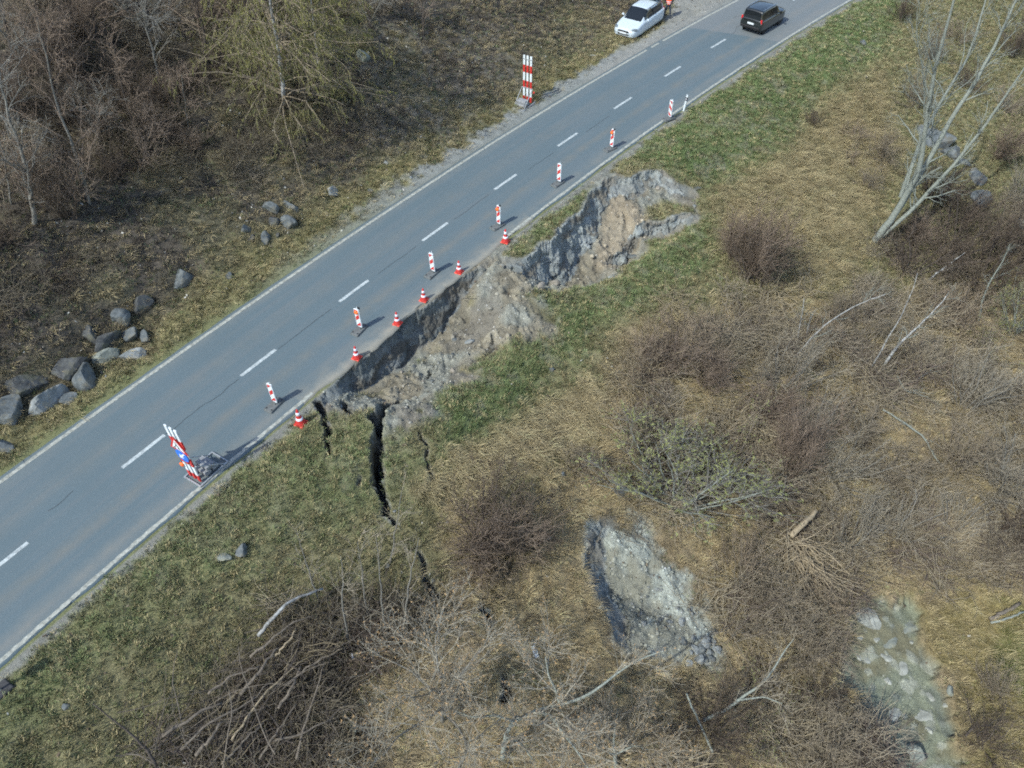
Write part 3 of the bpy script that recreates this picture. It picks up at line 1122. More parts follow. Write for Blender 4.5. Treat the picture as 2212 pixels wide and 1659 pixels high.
tint = np.where(((hue > .80 - .35 * g_amt) & ~is_tall)[:, None], tint * .5 + np.array([.11, .165, .065]) * .5 * br, tint)
tint = np.clip(tint, .01, .5)
scatter("grass", np.stack([x, y, z], -1), rot, sc_, tint, pick, turf_c, "short green and straw-coloured grass covering the slopes", "grass")

# leaf litter and pale flecks on the hillside and the slope
def leaf_mesh(name, sx, sy):
    me_ = new_mesh(name, np.array([(-sx, -sy, 0), (sx, -sy * .6, .01), (sx, sy, 0.015), (-sx * .7, sy, 0)]), [np.array([(0, 1, 2, 3)])], False)
    me_.materials.append(M['grass'])
    return bpy.data.objects.new(name, me_)


litter_c = proto_collection("litter_protos", [leaf_mesh("leaf_a", .035, .03), leaf_mesh("leaf_b", .05, .03), leaf_mesh("leaf_c", .03, .022)])
dens_l = np.clip(off_road * np.where(VV < 0, .55 * hill + .15 + .8 * lit2, .05 + .45 * pile_z + .12 * lowz), 0, 1) * (1 - creek)
x, y, i, j = sample_ground(180000, dens_l)
n = len(x)
k = rs_.rand(n)
tint = np.where((k < .12)[:, None], np.array([.42, .41, .37]), np.where((k < .55)[:, None], np.array([.21, .175, .125]), np.array([.12, .095, .07])))
tint = tint * rs_.uniform(.7, 1.2, n)[:, None]
scatter("leaf_litter", np.stack([x, y, zfun(x, y) + rs_.uniform(.01, .07, n)], -1), np.stack([rs_.normal(0, .5, n), rs_.normal(0, .5, n), rs_.uniform(0, 6.3, n)], -1),
        rs_.uniform(.7, 1.5, n)[:, None] * np.ones((1, 3)), tint, rs_.randint(0, 3, n), litter_c, "brown and pale fallen leaves strewn over the slopes", "leaf litter")


# pebbles and crumbs of earth
def rock_geo(seed, sub=2, planes=11, rough=.05, flat=1.0, strata=0.0):
    bm = bmesh.new()
    bmesh.ops.create_icosphere(bm, subdivisions=sub, radius=1.0)
    v_ = np.array([p.co[:] for p in bm.verts])
    f_ = np.array([[q.index for q in f.verts] for f in bm.faces])
    bm.free()
    r = np.random.RandomState(seed)
    N = r.normal(size=(planes, 3))
    N /= np.linalg.norm(N, axis=1)[:, None]
    off = r.uniform(.36, .86, planes)
    d = v_ @ N.T
    sc__ = np.min(np.where(d > 1e-3, off[None] / np.maximum(d, 1e-3), 9), axis=1)
    v_ = v_ * np.minimum(sc__, 1.05)[:, None]
    k_ = fbm(v_[:, 0] * 2.5 + seed + v_[:, 2], v_[:, 1] * 2.5 + v_[:, 2] * 2, seed, 3) - .5
    v_ = v_ * (1 + rough * 2 * k_)[:, None]
    if strata:
        a_ = r.normal(size=3)
        a_ /= np.linalg.norm(a_)
        lay_ = v_ @ a_
        v_ = v_ * (1 + strata * (vnoise(lay_ * 7 + seed, lay_ * 0 + .5, seed) - .5))[:, None]
    v_[:, 2] *= flat
    return v_, f_


peb = []
for q in range(4):
    v_, f_ = rock_geo(900 + q, 1, 8, .1, .7)
    me_ = new_mesh("pebble_%d" % q, v_, [f_], False)
    me_.materials.append(M['pebble'])
    peb.append(bpy.data.objects.new("pebble_%d" % q, me_))
peb_c = proto_collection("pebble_protos", peb)
flat_bare = np.clip(rub + rub2 + slip2 + lip_dirt * .7 + talus * 2, 0, 1.0) * (1 - .75 * clay)
dens_p = np.clip(flat_bare * .9 + sh_l * .5 + lay * .16 + creek * .8 + sh_r * .3 + .012 * off_road, 0, 1)
dens_p = dens_p * off_road
x, y, i, j = sample_ground(660000, dens_p)
n = len(x)
cc = col[i, j]
tint = np.clip(cc * rs_.uniform(.75, 1.5, n)[:, None] + np.where((rs_.rand(n) < .12)[:, None], .12, .0), .02, .5)
sz = np.exp(rs_.normal(-3.75, .48, n)) * np.where(flat_bare[i, j] > .4, 1.5, .85) * (1 + .4 * slip2[i, j])
sz = np.where((rs_.rand(n) < .012) & (flat_bare[i, j] > .5), rs_.uniform(.10, .20, n), np.minimum(sz, .10))
scatter("loose_pebbles", np.stack([x, y, zfun(x, y) + sz * .1], -1), rs_.uniform(0, 6.3, (n, 3)) * np.array([.15, .15, 1]), sz[:, None] * np.ones((1, 3)), tint,
        rs_.randint(0, 4, n), peb_c, "small loose stones and crumbs of earth on the bare ground", "pebbles")
# ------------------------------------------------------------------ woody plants
def bark(name, c, var=.35, scale=14, col2=None, rough=.9):
    return mat(name, c, rough, var, scale, spec=.15, bump=.5, col2=col2, bdist=.01)


M['bark_grey'] = bark('bark_grey', (.19, .185, .165))
M['bark_pale'] = bark('bark_pale', (.225, .245, .215), .3)
M['bark_dark'] = bark('bark_dark', (.085, .072, .062))
M['bark_brown'] = bark('bark_brown', (.155, .132, .105))
M['bark_birch'] = bark('bark_birch', (.13, .128, .12), .5, 5, (.50, .51, .50))
M['twig_brown'] = bark('twig_brown', (.245, .205, .148))
M['twig_purple'] = bark('twig_purple', (.20, .155, .118))
M['twig_dark'] = bark('twig_dark', (.115, .090, .068))
M['twig_grey'] = bark('twig_grey', (.28, .248, .190))
M['twig_rust'] = bark('twig_rust', (.26, .208, .148))
M['twig_tan'] = bark('twig_tan', (.285, .265, .215))
M['dead_wood'] = bark('dead_wood', (.30, .245, .165), .3)
M['bud_orange'] = mat('bud_orange', (.36, .235, .115), .8, .3, 3)
M['leaf_young'] = mat('leaf_young', (.20, .215, .080), .7, .35, 2)
M['catkin'] = mat('catkin_yellow', (.205, .200, .070), .8, .3, 1.5)


def tubes_geo(polys, sides=None):
    """polys: list of (points (n,3), radii (n,)); open tapering tubes"""
    V_, F_ = [], []
    base = 0
    for pts, rad in polys:
        pts = np.asarray(pts, float)
        rad = np.asarray(rad, float)
        k = sides or (8 if rad[0] > .05 else (5 if rad[0] > .018 else 3))
        n_ = len(pts)
        tan = np.gradient(pts, axis=0)
        tan /= np.linalg.norm(tan, axis=1)[:, None] + 1e-9
        ref = np.array([0, 0, 1.0]) if abs(tan[0, 2]) < .9 else np.array([1.0, 0, 0])
        u = np.cross(tan, ref)
        u /= np.linalg.norm(u, axis=1)[:, None] + 1e-9
        w = np.cross(tan, u)
        t = np.arange(k) * (2 * math.pi / k)
        ring = pts[:, None, :] + rad[:, None, None] * (u[:, None, :] * np.cos(t)[None, :, None] + w[:, None, :] * np.sin(t)[None, :, None])
        V_.append(ring.reshape(-1, 3))
        a = base + np.arange(n_ - 1)[:, None] * k + np.arange(k)[None, :]
        b = base + np.arange(n_ - 1)[:, None] * k + (np.arange(k)[None, :] + 1) % k
        F_.append(np.stack([a, b, b + k, a + k], -1).reshape(-1, 4))
        base += n_ * k
    if not V_:
        return np.zeros((0, 3)), [np.zeros((0, 4), np.int32)]
    return np.concatenate(V_), [np.concatenate(F_)]


def unit(v):
    v = np.asarray(v, float)
    return v / (np.linalg.norm(v) + 1e-9)


def path(r, p, d, length, nseg, wig, up):
    pts = [np.asarray(p, float)]
    d = unit(d)
    for _ in range(nseg):
        d = unit(d + r.normal(0, wig, 3) + np.array([0, 0, up]))
        pts.append(pts[-1] + d * length / nseg)
    return np.array(pts)


def side_dir(r, t, ang):
    q = unit(np.cross(t, r.normal(size=3)))
    return unit(t * math.cos(ang) + q * math.sin(ang))


def ramify(r, poly, cfg, out, lvl=0):
    """spawn side branches along a poly (points, radii); cfg: list of dicts per level"""
    if lvl >= len(cfg):
        return
    c = cfg[lvl]
    pts, rad = poly
    seg = np.linalg.norm(np.diff(pts, axis=0), axis=1)
    L = seg.sum()
    cum = np.concatenate([[0], np.cumsum(seg)]) / (L + 1e-9)
    nk = c['kids'] if isinstance(c['kids'], int) else r.randint(c['kids'][0], c['kids'][1] + 1)
    for _ in range(nk):
        t = r.uniform(c.get('lo', .2), 1.0)
        i = min(int(np.searchsorted(cum, t)), len(pts) - 1)
        i = max(i, 1)
        f = (t - cum[i - 1]) / (cum[i] - cum[i - 1] + 1e-9)
        p = pts[i - 1] + (pts[i] - pts[i - 1]) * f
        tan = unit(pts[i] - pts[i - 1])
        rr = (rad[i - 1] + (rad[i] - rad[i - 1]) * f) * c.get('rr', .55)
        ln = c['len'] * r.uniform(.55, 1.25) * (1.15 - .5 * t)
        q = path(r, p, side_dir(r, tan, c['ang'] * r.uniform(.6, 1.3)), ln, c.get('n', 4), c.get('wig', .18), c.get('up', .05))
        rr = max(rr, c.get('rmin', .005))
        new = (q, np.linspace(rr, max(rr * .35, .003), len(q)))
        out.append((lvl, new))
        ramify(r, new, cfg, out, lvl + 1)


def leaf_quads(r, polys, per, size, hang=False, tip=.3):
    """small leaf or bud faces along the given twigs"""
    V_, F_ = [], []
    b = 0
    for pts, rad in polys:
        for _ in range(per):
            t = r.uniform(tip, 1.0) * (len(pts) - 1)
            i = min(int(t), len(pts) - 2)
            p = pts[i] + (pts[i + 1] - pts[i]) * (t - i)
            s_ = size * r.uniform(.6, 1.4)
            if hang:
                a = r.uniform(0, 6.28)
                u = np.array([math.cos(a), math.sin(a), 0]) * s_ * .35
                w = np.array([r.normal(0, .12), r.normal(0, .12), -1]) * s_ * 2.2
            else:
                u = unit(r.normal(size=3)) * s_
                w = unit(np.cross(u, r.normal(size=3))) * s_ * .8
            V_ += [p - u, p + u * .2 + w * .5 - u * .2, p + u, p + w]
            F_.append((b, b + 1, b + 2, b + 3) if not hang else (b, b + 2, b + 3, b + 1))
            b += 4
    return np.array(V_), [np.array(F_)]


def plant(name, loc, stems, branches, m_stem, m_twig, label, cat, group=None, leaves=None, part=("stems", "twigs"), sides=None):
    root = empty(name, loc)
    tag(root, label, cat, group)
    v_, f_ = tubes_geo(stems)
    link(part[0], new_mesh(part[0], v_, f_), m_stem, root)
    if branches:
        v_, f_ = tubes_geo(branches, sides)
        tw = link(part[1], new_mesh(part[1], v_, f_), m_twig, root)
        if leaves is not None:
            lv, lf, lm, ln = leaves
            link(ln, new_mesh(ln, lv, lf, False), lm, tw)
    return root


def shrub_parts(seed, h, spread, nst, k1, k2, wig=.16, up=.06, rs0=.022, droop=0.0, k3=0):
    r = np.random.RandomState(seed)
    stems, tw = [], []
    for _ in range(nst):
        a = r.uniform(0, 6.283)
        o = math.radians(r.uniform(5, spread))
        d = (math.cos(a) * math.sin(o), math.sin(a) * math.sin(o), math.cos(o))
        base = np.array([math.cos(a), math.sin(a), 0]) * r.uniform(0, .25) + np.array([0, 0, -.12])
        ln = h * r.uniform(.6, 1.1)
        q = path(r, base, d, ln, 6, wig * .7, up - droop)
        st = (q, np.linspace(rs0 * r.uniform(.7, 1.2), .007, len(q)))
        stems.append(st)
        out = []
        cfg = [dict(kids=k1, len=h * .42, ang=.75, wig=wig, up=up, rr=.6, lo=.18, rmin=.008), dict(kids=k2, len=h * .22, ang=.8, wig=wig, up=up, lo=.15, n=3, rmin=.006)]
        if k3:
            cfg.append(dict(kids=k3, len=h * .11, ang=.8, wig=wig, up=up, lo=.1, n=2, rmin=.005))
        ramify(r, st, cfg, out)
        tw += [p for _, p in out]
    return stems, tw


# reusable shrub shapes, several of each kind
SH = {}


def make_shape(key, seeds, args, ms, mt, leaf=None):
    SH[key] = []
    for sd in seeds:
        st, tw = shrub_parts(sd, **args)
        a = tubes_geo(st)
        b = tubes_geo(tw)
        m1 = new_mesh("stems", *a)
        m1.materials.append(ms)
        m2 = new_mesh("twigs", *b)
        m2.materials.append(mt)
        m3 = None
        if leaf:
            r = np.random.RandomState(sd)
            ends = [p for p in tw if len(p[0]) <= 4]
            lv, lf = leaf_quads(r, ends, leaf[0], leaf[1], tip=.2)
            m3 = new_mesh("leaves", lv, lf, False)
            m3.materials.append(leaf[2])
        SH[key].append((m1, m2, m3))


make_shape('purple', (1, 2, 3, 21), dict(h=2.4, spread=38, nst=20, k1=7, k2=6, wig=.14, up=.09), M['twig_dark'], M['twig_purple'])
make_shape('brown', (4, 5, 6, 7, 22), dict(h=1.9, spread=62, nst=18, k1=7, k2=6, wig=.2, up=.03), M['bark_brown'], M['twig_brown'])
make_shape('grey', (8, 9, 10, 23), dict(h=2.2, spread=58, nst=16, k1=7, k2=6, wig=.2, up=.05), M['bark_grey'], M['twig_grey'])
make_shape('dark', (11, 12), dict(h=2.0, spread=60, nst=18, k1=7, k2=6, wig=.2, up=.03), M['bark_dark'], M['twig_dark'])
make_shape('green', (13,), dict(h=2.6, spread=62, nst=15, k1=8, k2=6, wig=.2, up=.04, rs0=.03), M['bark_pale'], M['bark_grey'], (4, .055, M['leaf_young']))
make_shape('sprout', (14, 15), dict(h=1.6, spread=55, nst=12, k1=6, k2=5, wig=.2, up=.05), M['bark_brown'], M['twig_brown'], (2, .04, M['leaf_young']))
make_shape('rust', (16, 17), dict(h=1.5, spread=66, nst=20, k1=7, k2=5, wig=.22, up=.02), M['bark_brown'], M['twig_rust'])
shrub_n = [0]


def shrub(px, py, kind, size, label, group=None, rz=None, squash=1.0):
    k = shrub_n[0]
    shrub_n[0] += 1
    m1, m2, m3 = SH[kind][k % len(SH[kind])]
    p = G(px, py)
    root = empty("leafless_shrub" if m3 is None else "budding_shrub", p, rz if rz is not None else (k * 2.399) % 6.283)
    size *= 1.0 if py < 540 and px < 1000 else 1.32
    q_ = ((k * .6180339) % 1 - .5)
    root.scale = (size * (1 + .5 * q_), size * (1 - .4 * q_), size * squash * (1 + .3 * math.sin(k * 1.7)))
    root.rotation_euler = (.22 * math.sin(k * 2.1), .22 * math.cos(k * 1.3), root.rotation_euler[2])
    tag(root, label, "shrub", group)
    link("stems", m1, None, root)
    t = link("twigs", m2, None, root)
    if m3:
        link("leaves", m3, None, t)
    return root


T = "shrubs of the thicket below the road"
# (photo px, kind, size, label)
for a in [
    (1612, 588, 'purple', 1.25, "tall purple-brown leafless shrub standing just right of the broken scarp", None),
    (1635, 610, 'dark', 1.0, "dark low shrub at the foot of the tall purple-brown shrub"),
    (1580, 560, 'purple', .85, "slender purple shrub on the left flank of the tall purple-brown shrub"),
    (1440, 800, 'purple', .95, "reddish-purple bare shrub above the yellow-green budding shrub"),
    (1500, 770, 'rust', 1.2, "rust-brown shrub between the reddish-purple shrub and the straw tussocks"),
    (1395, 800, 'rust', 1.0, "rust-brown shrub at the left end of the thicket, next to dry grass"),
    (1530, 840, 'purple', .8, "purple-grey shrub touching the top right of the budding shrub"),
    (1470, 1090, 'green', 1.35, "large yellow-green budding shrub with pale branches in the middle of the slope"),
    (1560, 1030, 'sprout', 1.3, "smaller budding shrub at the right side of the large yellow-green one"),
    (1400, 980, 'sprout', 1.1, "sparse budding shrub at the left side of the large yellow-green one"),
    (1065, 1190, 'purple', 1.15, "dense purple-brown shrub left of the small grey slip"),
    (1110, 1205, 'rust', 1.05, "reddish twiggy shrub merging into the dense purple-brown one"),
    (1040, 1165, 'dark', .95, "dark shrub on the upper left of the dense purple-brown one"),
    (1150, 1185, 'dark', .85, "dark shrub casting shade right of the dense purple-brown one"),
    (1285, 1020, 'rust', .65, "low rust shrub above the small grey slip"),
    (1240, 1010, 'brown', .5, "low brown shrub between two pale stones on the slope"),
    (1690, 840, 'grey', 1.0, "grey twiggy shrub under the fallen birch stems"),
    (1640, 900, 'purple', .9, "purple-grey shrub between budding shrub and fallen birch stems"),
    (1745, 960, 'grey', 1.15, "broad grey-brown shrub right of the budding shrub"),
    (1690, 1030, 'purple', 1.0, "lilac-brown shrub in the middle of the right-hand thicket"),
    (1790, 1030, 'grey', 1.0, "pale lilac-grey shrub tips above the uprooted log"),
    (1850, 960, 'brown', 1.0, "brown shrub below the leaning birch trunks"),
    (1900, 1030, 'brown', .95, "brown shrub halfway between birch trunks and stream bed"),
    (1605, 1120, 'brown', .7, "brown shrub left of the uprooted log"),
    (1835, 1180, 'grey', .95, "grey sprawling shrub right of the uprooted log"),
    (1930, 1150, 'grey', 1.0, "grey sprawling shrub above the stream bed"),
    (1590, 1230, 'rust', 1.0, "rust shrub on the right rim of the small grey slip"),
    (1640, 1290, 'brown', .8, "brown shrub on the bank below the uprooted log"),
    (1755, 1290, 'rust', .8, "rust shrub on the left bank at the head of the stream bed"),
    (1640, 1370, 'brown', .9, "brown shrub below the toe of the small grey slip"),
    (1720, 1420, 'brown', .8, "brown shrub on the left bank of the stream bed"),
    (1765, 1520, 'dark', .6, "dark shrub at the shaded left edge of the stream bed"),
    (1660, 1560, 'sprout', 1.0, "shrub with a few young leaves near the bare forked branch"),
    (1770, 1620, 'brown', 1.0, "brown shrub at the bottom right below the bare forked branch"),
    (1540, 1590, 'dark', .9, "dark shrub behind the pale pole at the bottom"),
    (1825, 1650, 'dark', .5, "dark shrub at the bottom edge beside the stream bed"),
    (1960, 590, 'dark', 1.5, "dark shrub below the big forked tree"),
    (2050, 560, 'dark', 1.6, "dark shrub right of the big forked tree's foot"),
    (2120, 600, 'dark', 1.4, "dark shrub around the grey dead sapling"),
    (2190, 560, 'dark', 1.6, "dark shrub at the right edge above the grey dead sapling"),
    (1960, 520, 'purple', .9, "purple shrub in front of the big forked tree's foot"),
    (2040, 700, 'rust', 1.1, "rust-coloured shrub behind the white birch trunk"),
    (1830, 720, 'brown', 1.0, "brown shrub between the two pairs of birch stems"),
    (1760, 730, 'rust', .9, "rust shrub among the left pair of birch stems"),
    (2120, 780, 'sprout', 1.2, "greenish budding shrub at the right of the birch trunks"),
    (2190, 720, 'green', .85, "yellow-green budding shrub at the right edge"),
    (2080, 880, 'grey', 1.1, "grey shrub below the greenish budding shrub"),
    (2180, 900, 'brown', 1.15, "brown shrub at the right edge in mid-height"),
    (2060, 1010, 'brown', 1.05, "brown shrub around the long dark fallen branch"),
    (2150, 1060, 'grey', 1.1, "grey shrub right of the long dark fallen branch"),
    (2200, 1180, 'dark', 1.1, "dark shrub at the right edge above the lying logs"),
    (2060, 1160, 'grey', 1.0, "grey shrub between long branch and mossy bank"),
    (2130, 1230, 'brown', .8, "brown shrub above the mossy bank"),
    (2150, 1500, 'brown', .6, "small brown shrub on the mossy bank"),
    (2120, 1610, 'dark', .7, "dark shrub on the mossy bank at the bottom right"),
    (1850, 300, 'rust', .7, "rusty shrub on the straw slope, upper left of the forked tree"),
    (1905, 345, 'brown', .8, "brown shrub just left of the forked tree's stems"),
    (2010, 430, 'dark', 1.0, "dark shrub right behind the forked tree's foot"),
    (2085, 470, 'dark', 1.0, "dark shrub below the row of rock slabs"),
    (2150, 490, 'brown', 1.1, "brown shrub below and right of the rock slabs"),
    (1975, 230, 'brown', .8, "brown shrub left of the forked tree's middle stems"),
    (2150, 340, 'purple', .9, "purple shrub right of the rock slabs"),
    (2080, 190, 'dark', .8, "dark shrub between the forked tree's upper stems"),
    (2010, 130, 'brown', .8, "brown shrub behind the forked tree's left stem"),
    (2180, 120, 'dark', .9, "dark shrub at the right edge near the top"),
    (1870, 405, 'brown', .6, "low brush left of the big forked tree"),
    (1835, 350, 'rust', .5, "low rusty brush on the straw slope"),
    (1755, 268, 'dark', .35, "small dark bush on the edge of the green verge"),
    (1945, 45, 'dark', .7, "dark bush near the top right, by the road verge"),
    (2070, 90, 'brown', .9, "brown shrub at the top right behind pale stems"),
    (2170, 240, 'brown', .9, "brown shrub behind the forked tree's upper stems"),
    (2190, 430, 'grey', .8, "grey shrub right of the pale rock slabs"),
]:
    shrub(*a[:5], T if len(a) == 5 else None)

for a in [(330, 300), (420, 330), (150, 260), (60, 400), (280, 170), (350, 230), (210, 300), (110, 110), (460, 160), (560, 40), (640, 60), (40, 60), (110, 20), (160, 90), (250, 40), (300, 110), (60, 170), (180, 190), (260, 230), (370, 60), (400, 210), (30, 270), (480, 60), (90, 330), (240, 390), (150, 470), (20, 520),
          (820, 30), (740, 40)]:
    shrub(a[0], a[1], ('dark', 'purple', 'dark', 'brown')[shrub_n[0] % 4], .8 + .5 * ((shrub_n[0] * .37) % 1), "dark leafless shrub of the undergrowth on the wooded hillside above the road",
          "undergrowth on the wooded hillside")

# low tangle of twigs that fills the thicket (uncountable)
tw_protos = []
M['bramble'] = mat_tint('bramble_twig', 'shade', .9, True, 0.0)
for q in range(4):
    r = np.random.RandomState(70 + q)
    polys = []
    for _ in range(70):
        a = r.uniform(0, 6.28)
        p0_ = np.array([r.uniform(-.5, .5), r.uniform(-.5, .5), r.uniform(-.05, .25)])
        d = (math.cos(a), math.sin(a), r.uniform(-.1, .7))
        pp = path(r, p0_, d, r.uniform(.4, 1.1), 4, .25, -.02)
        polys.append((pp, np.linspace(.008, .004, 5)))
    v_, f_ = tubes_geo(polys, 3)
    me_ = new_mesh("bramble_%d" % q, v_, f_)
    me_.materials.append(M['bramble'])
    tw_protos.append(bpy.data.objects.new("bramble_%d" % q, me_))
br_c = proto_collection("bramble_protos", tw_protos)
thick = zone([(1330, 760), (1400, 690), (1520, 660), (1640, 640), (1800, 660), (1920, 540), (2230, 420), (2700, 400), (2700, 1240), (2300, 1260), (2100, 1240), (1960, 1260), (1840, 1280), (1810, 1460),
              (1890, 1600), (1930, 1700), (1930, 2150), (1000, 2150), (1400, 1700), (1480, 1450), (1560, 1420), (1520, 1270), (1430, 1140), (1340, 1100), (1250, 1060), (1240, 980), (1300, 900)], 1.0, 1.0)
hill_br = hill * sstep(.40, .55, big) * sstep(6.5, 10, -VV) * sstep(32, 24, SS)
dens_b = np.clip(thick * (.10 + .90 * sstep(.46, .62, fbm(TX / 2.0, TY / 2.0, 141, 3))) + .55 * pile_z + .75 * hill_br, 0, 1) * (1 - creek) * (1 - slip2) * (1 - .9 * fan)
x, y, i, j = sample_ground(30000, dens_b)
n = len(x)
k = rs_.rand(n)
tint = np.where((k < .35)[:, None], np.array([.275, .238, .178]), np.where((k < .6)[:, None], np.array([.29, .25, .18]), np.where((k < .8)[:, None], np.array([.30, .25, .165]), np.array([.15, .12, .10]))))
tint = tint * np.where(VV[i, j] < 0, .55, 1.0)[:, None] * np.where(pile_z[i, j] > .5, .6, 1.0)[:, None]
tint = tint * rs_.uniform(.7, 1.3, n)[:, None]
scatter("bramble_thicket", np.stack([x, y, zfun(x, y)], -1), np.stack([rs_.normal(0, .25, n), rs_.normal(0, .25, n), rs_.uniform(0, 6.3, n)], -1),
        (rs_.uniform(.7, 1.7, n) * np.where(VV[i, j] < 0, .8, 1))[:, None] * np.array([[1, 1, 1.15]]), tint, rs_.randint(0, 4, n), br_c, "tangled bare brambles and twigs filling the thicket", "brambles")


# ------------------------------------------------------------------ trees
def stem_from_px(pts, Y0_, dY, r0, r1, n=14, wig=.02, seed=0):
    """stem through places of the photograph, from distance Y0_ drifting by dY towards its top"""
    q = np.array([atY(p[0], p[1], Y0_ + dY * k / max(1, len(pts) - 1)) for k, p in enumerate(pts)])
    t = np.linspace(0, 1, len(q))
    tt = np.linspace(0, 1, n)
    out = np.stack([np.interp(tt, t, q[:, c]) for c in range(3)], -1)
    for _ in range(2):
        out[1:-1] = out[1:-1] * .5 + (out[:-2] + out[2:]) * .25
    out[1:-1] += np.random.RandomState(seed).normal(0, wig, out[1:-1].shape)
    return out, np.linspace(r0, r1, n)


def tree(name, base_px, stems, cfg, m_stem, m_twig, label, group=None, seed=0, leaf=None, extra=None):
    r = np.random.RandomState(seed)
    b = G(*base_px)
    trunks, br = [], []
    for st in stems:
        pts, rad = st
        trunks.append((pts - b, rad))
        out = []
        ramify(r, (pts - b, rad), cfg, out)
        br += [p for _, p in out]
    leaves = None
    if leaf:
        per, size, m, nm, hang = leaf
        fine_ = [p for p in br if p[1][0] < .02]
        lv, lf = leaf_quads(r, fine_, per, size, hang)
        leaves = (lv, lf, m, nm)
    return plant(name, b, trunks, br, m_stem, m_twig, label, "tree", group, leaves, ("trunk", "crown"))


CF = [dict(kids=9, len=2.2, ang=.75, wig=.13, up=.05, lo=.15, n=6, rr=.5), dict(kids=6, len=1.0, ang=.8, wig=.16, up=.03, n=4, rr=.5, rmin=.010),
      dict(kids=4, len=.5, ang=.8, wig=.16, up=.02, n=3, rr=.5, rmin=.007)]
# big forked tree on the right
b = G(1888, 520)
yb = b[1]
fk = [(1888, 520), (1916, 486), (1942, 451)]
stems = [stem_from_px(fk + [(1966, 405), (1991, 360), (1998, 280), (2012, 182), (2033, 98), (2061, 0), (2085, -90)], yb, -1.0, .21, .03, 22, .015, 1),
         stem_from_px(fk + [(1980, 390), (2019, 325), (2064, 238), (2110, 175), (2155, 91), (2190, 10), (2230, -80)], yb, .8, .20, .03, 22, .015, 2),
         stem_from_px([(1892, 520), (1960, 465), (2033, 385), (2096, 315), (2159, 227), (2208, 154), (2250, 90)], yb, -1.6, .13, .025, 18, .015, 3),
         stem_from_px([(1945, 425), (1984, 315), (2030, 220), (2092, 126), (2120, 40), (2140, -60)], yb + 1.5, 1.5, .11, .03, 16, .015, 4),
         stem_from_px([(1998, 285), (1995, 250), (2000, 190), (1990, 120), (1975, 60), (1985, 0)], yb - .4, -.6, .045, .012, 12, .02, 5)]
tree("forked_tree", (1888, 520), stems, [dict(kids=14, len=2.4, ang=.6, wig=.12, up=.06, lo=.2, n=6, rr=.42, rmin=.016), dict(kids=6, len=1.1, ang=.7, wig=.15, up=.03, n=4, rr=.5, rmin=.011),
     dict(kids=3, len=.5, ang=.8, wig=.16, up=.02, n=3, rr=.5, rmin=.006)], M['bark_pale'], M['bark_pale'],
     "big pale grey leafless tree with several forked stems leaning right", seed=5)
# birch with yellow catkins above the road
b = G(614, 225)
stems = [stem_from_px([(614, 225), (613, 200), (606, 140), (598, 90), (590, 45), (583, 0), (572, -70), (560, -140)], b[1], -1.5, .12, .03, 18, .012, 6)]
tree("birch_tree", (614, 225), stems, [dict(kids=120, len=4.6, ang=1.15, wig=.13, up=-.05, lo=.04, n=7, rr=.35, rmin=.014), dict(kids=9, len=1.5, ang=.7, wig=.14, up=-.22, n=5, rr=.5, rmin=.007),
     dict(kids=2, len=.6, ang=.6, wig=.14, up=-.3, n=3, rr=.5, rmin=.005)], M['bark_birch'], M['twig_brown'],
     "birch hung with yellow-green catkins on the slope above the road", seed=6, leaf=(9, .062, M['catkin'], "catkins", True))
b = G(690, 150)
stems = [stem_from_px([(690, 165), (684, 110), (676, 40), (665, -60)], b[1], .5, .07, .02, 12, .012, 16)]
tree("birch_tree", (690, 165), stems, [dict(kids=50, len=3.6, ang=1.1, wig=.13, up=-.05, lo=.05, n=6, rr=.35, rmin=.012), dict(kids=7, len=1.1, ang=.7, wig=.14, up=-.22, n=5, rr=.5, rmin=.007)],
     M['bark_birch'], M['twig_brown'], "slimmer catkin-hung birch right of the taller birch", seed=16, leaf=(9, .07, M['catkin'], "catkins", True))
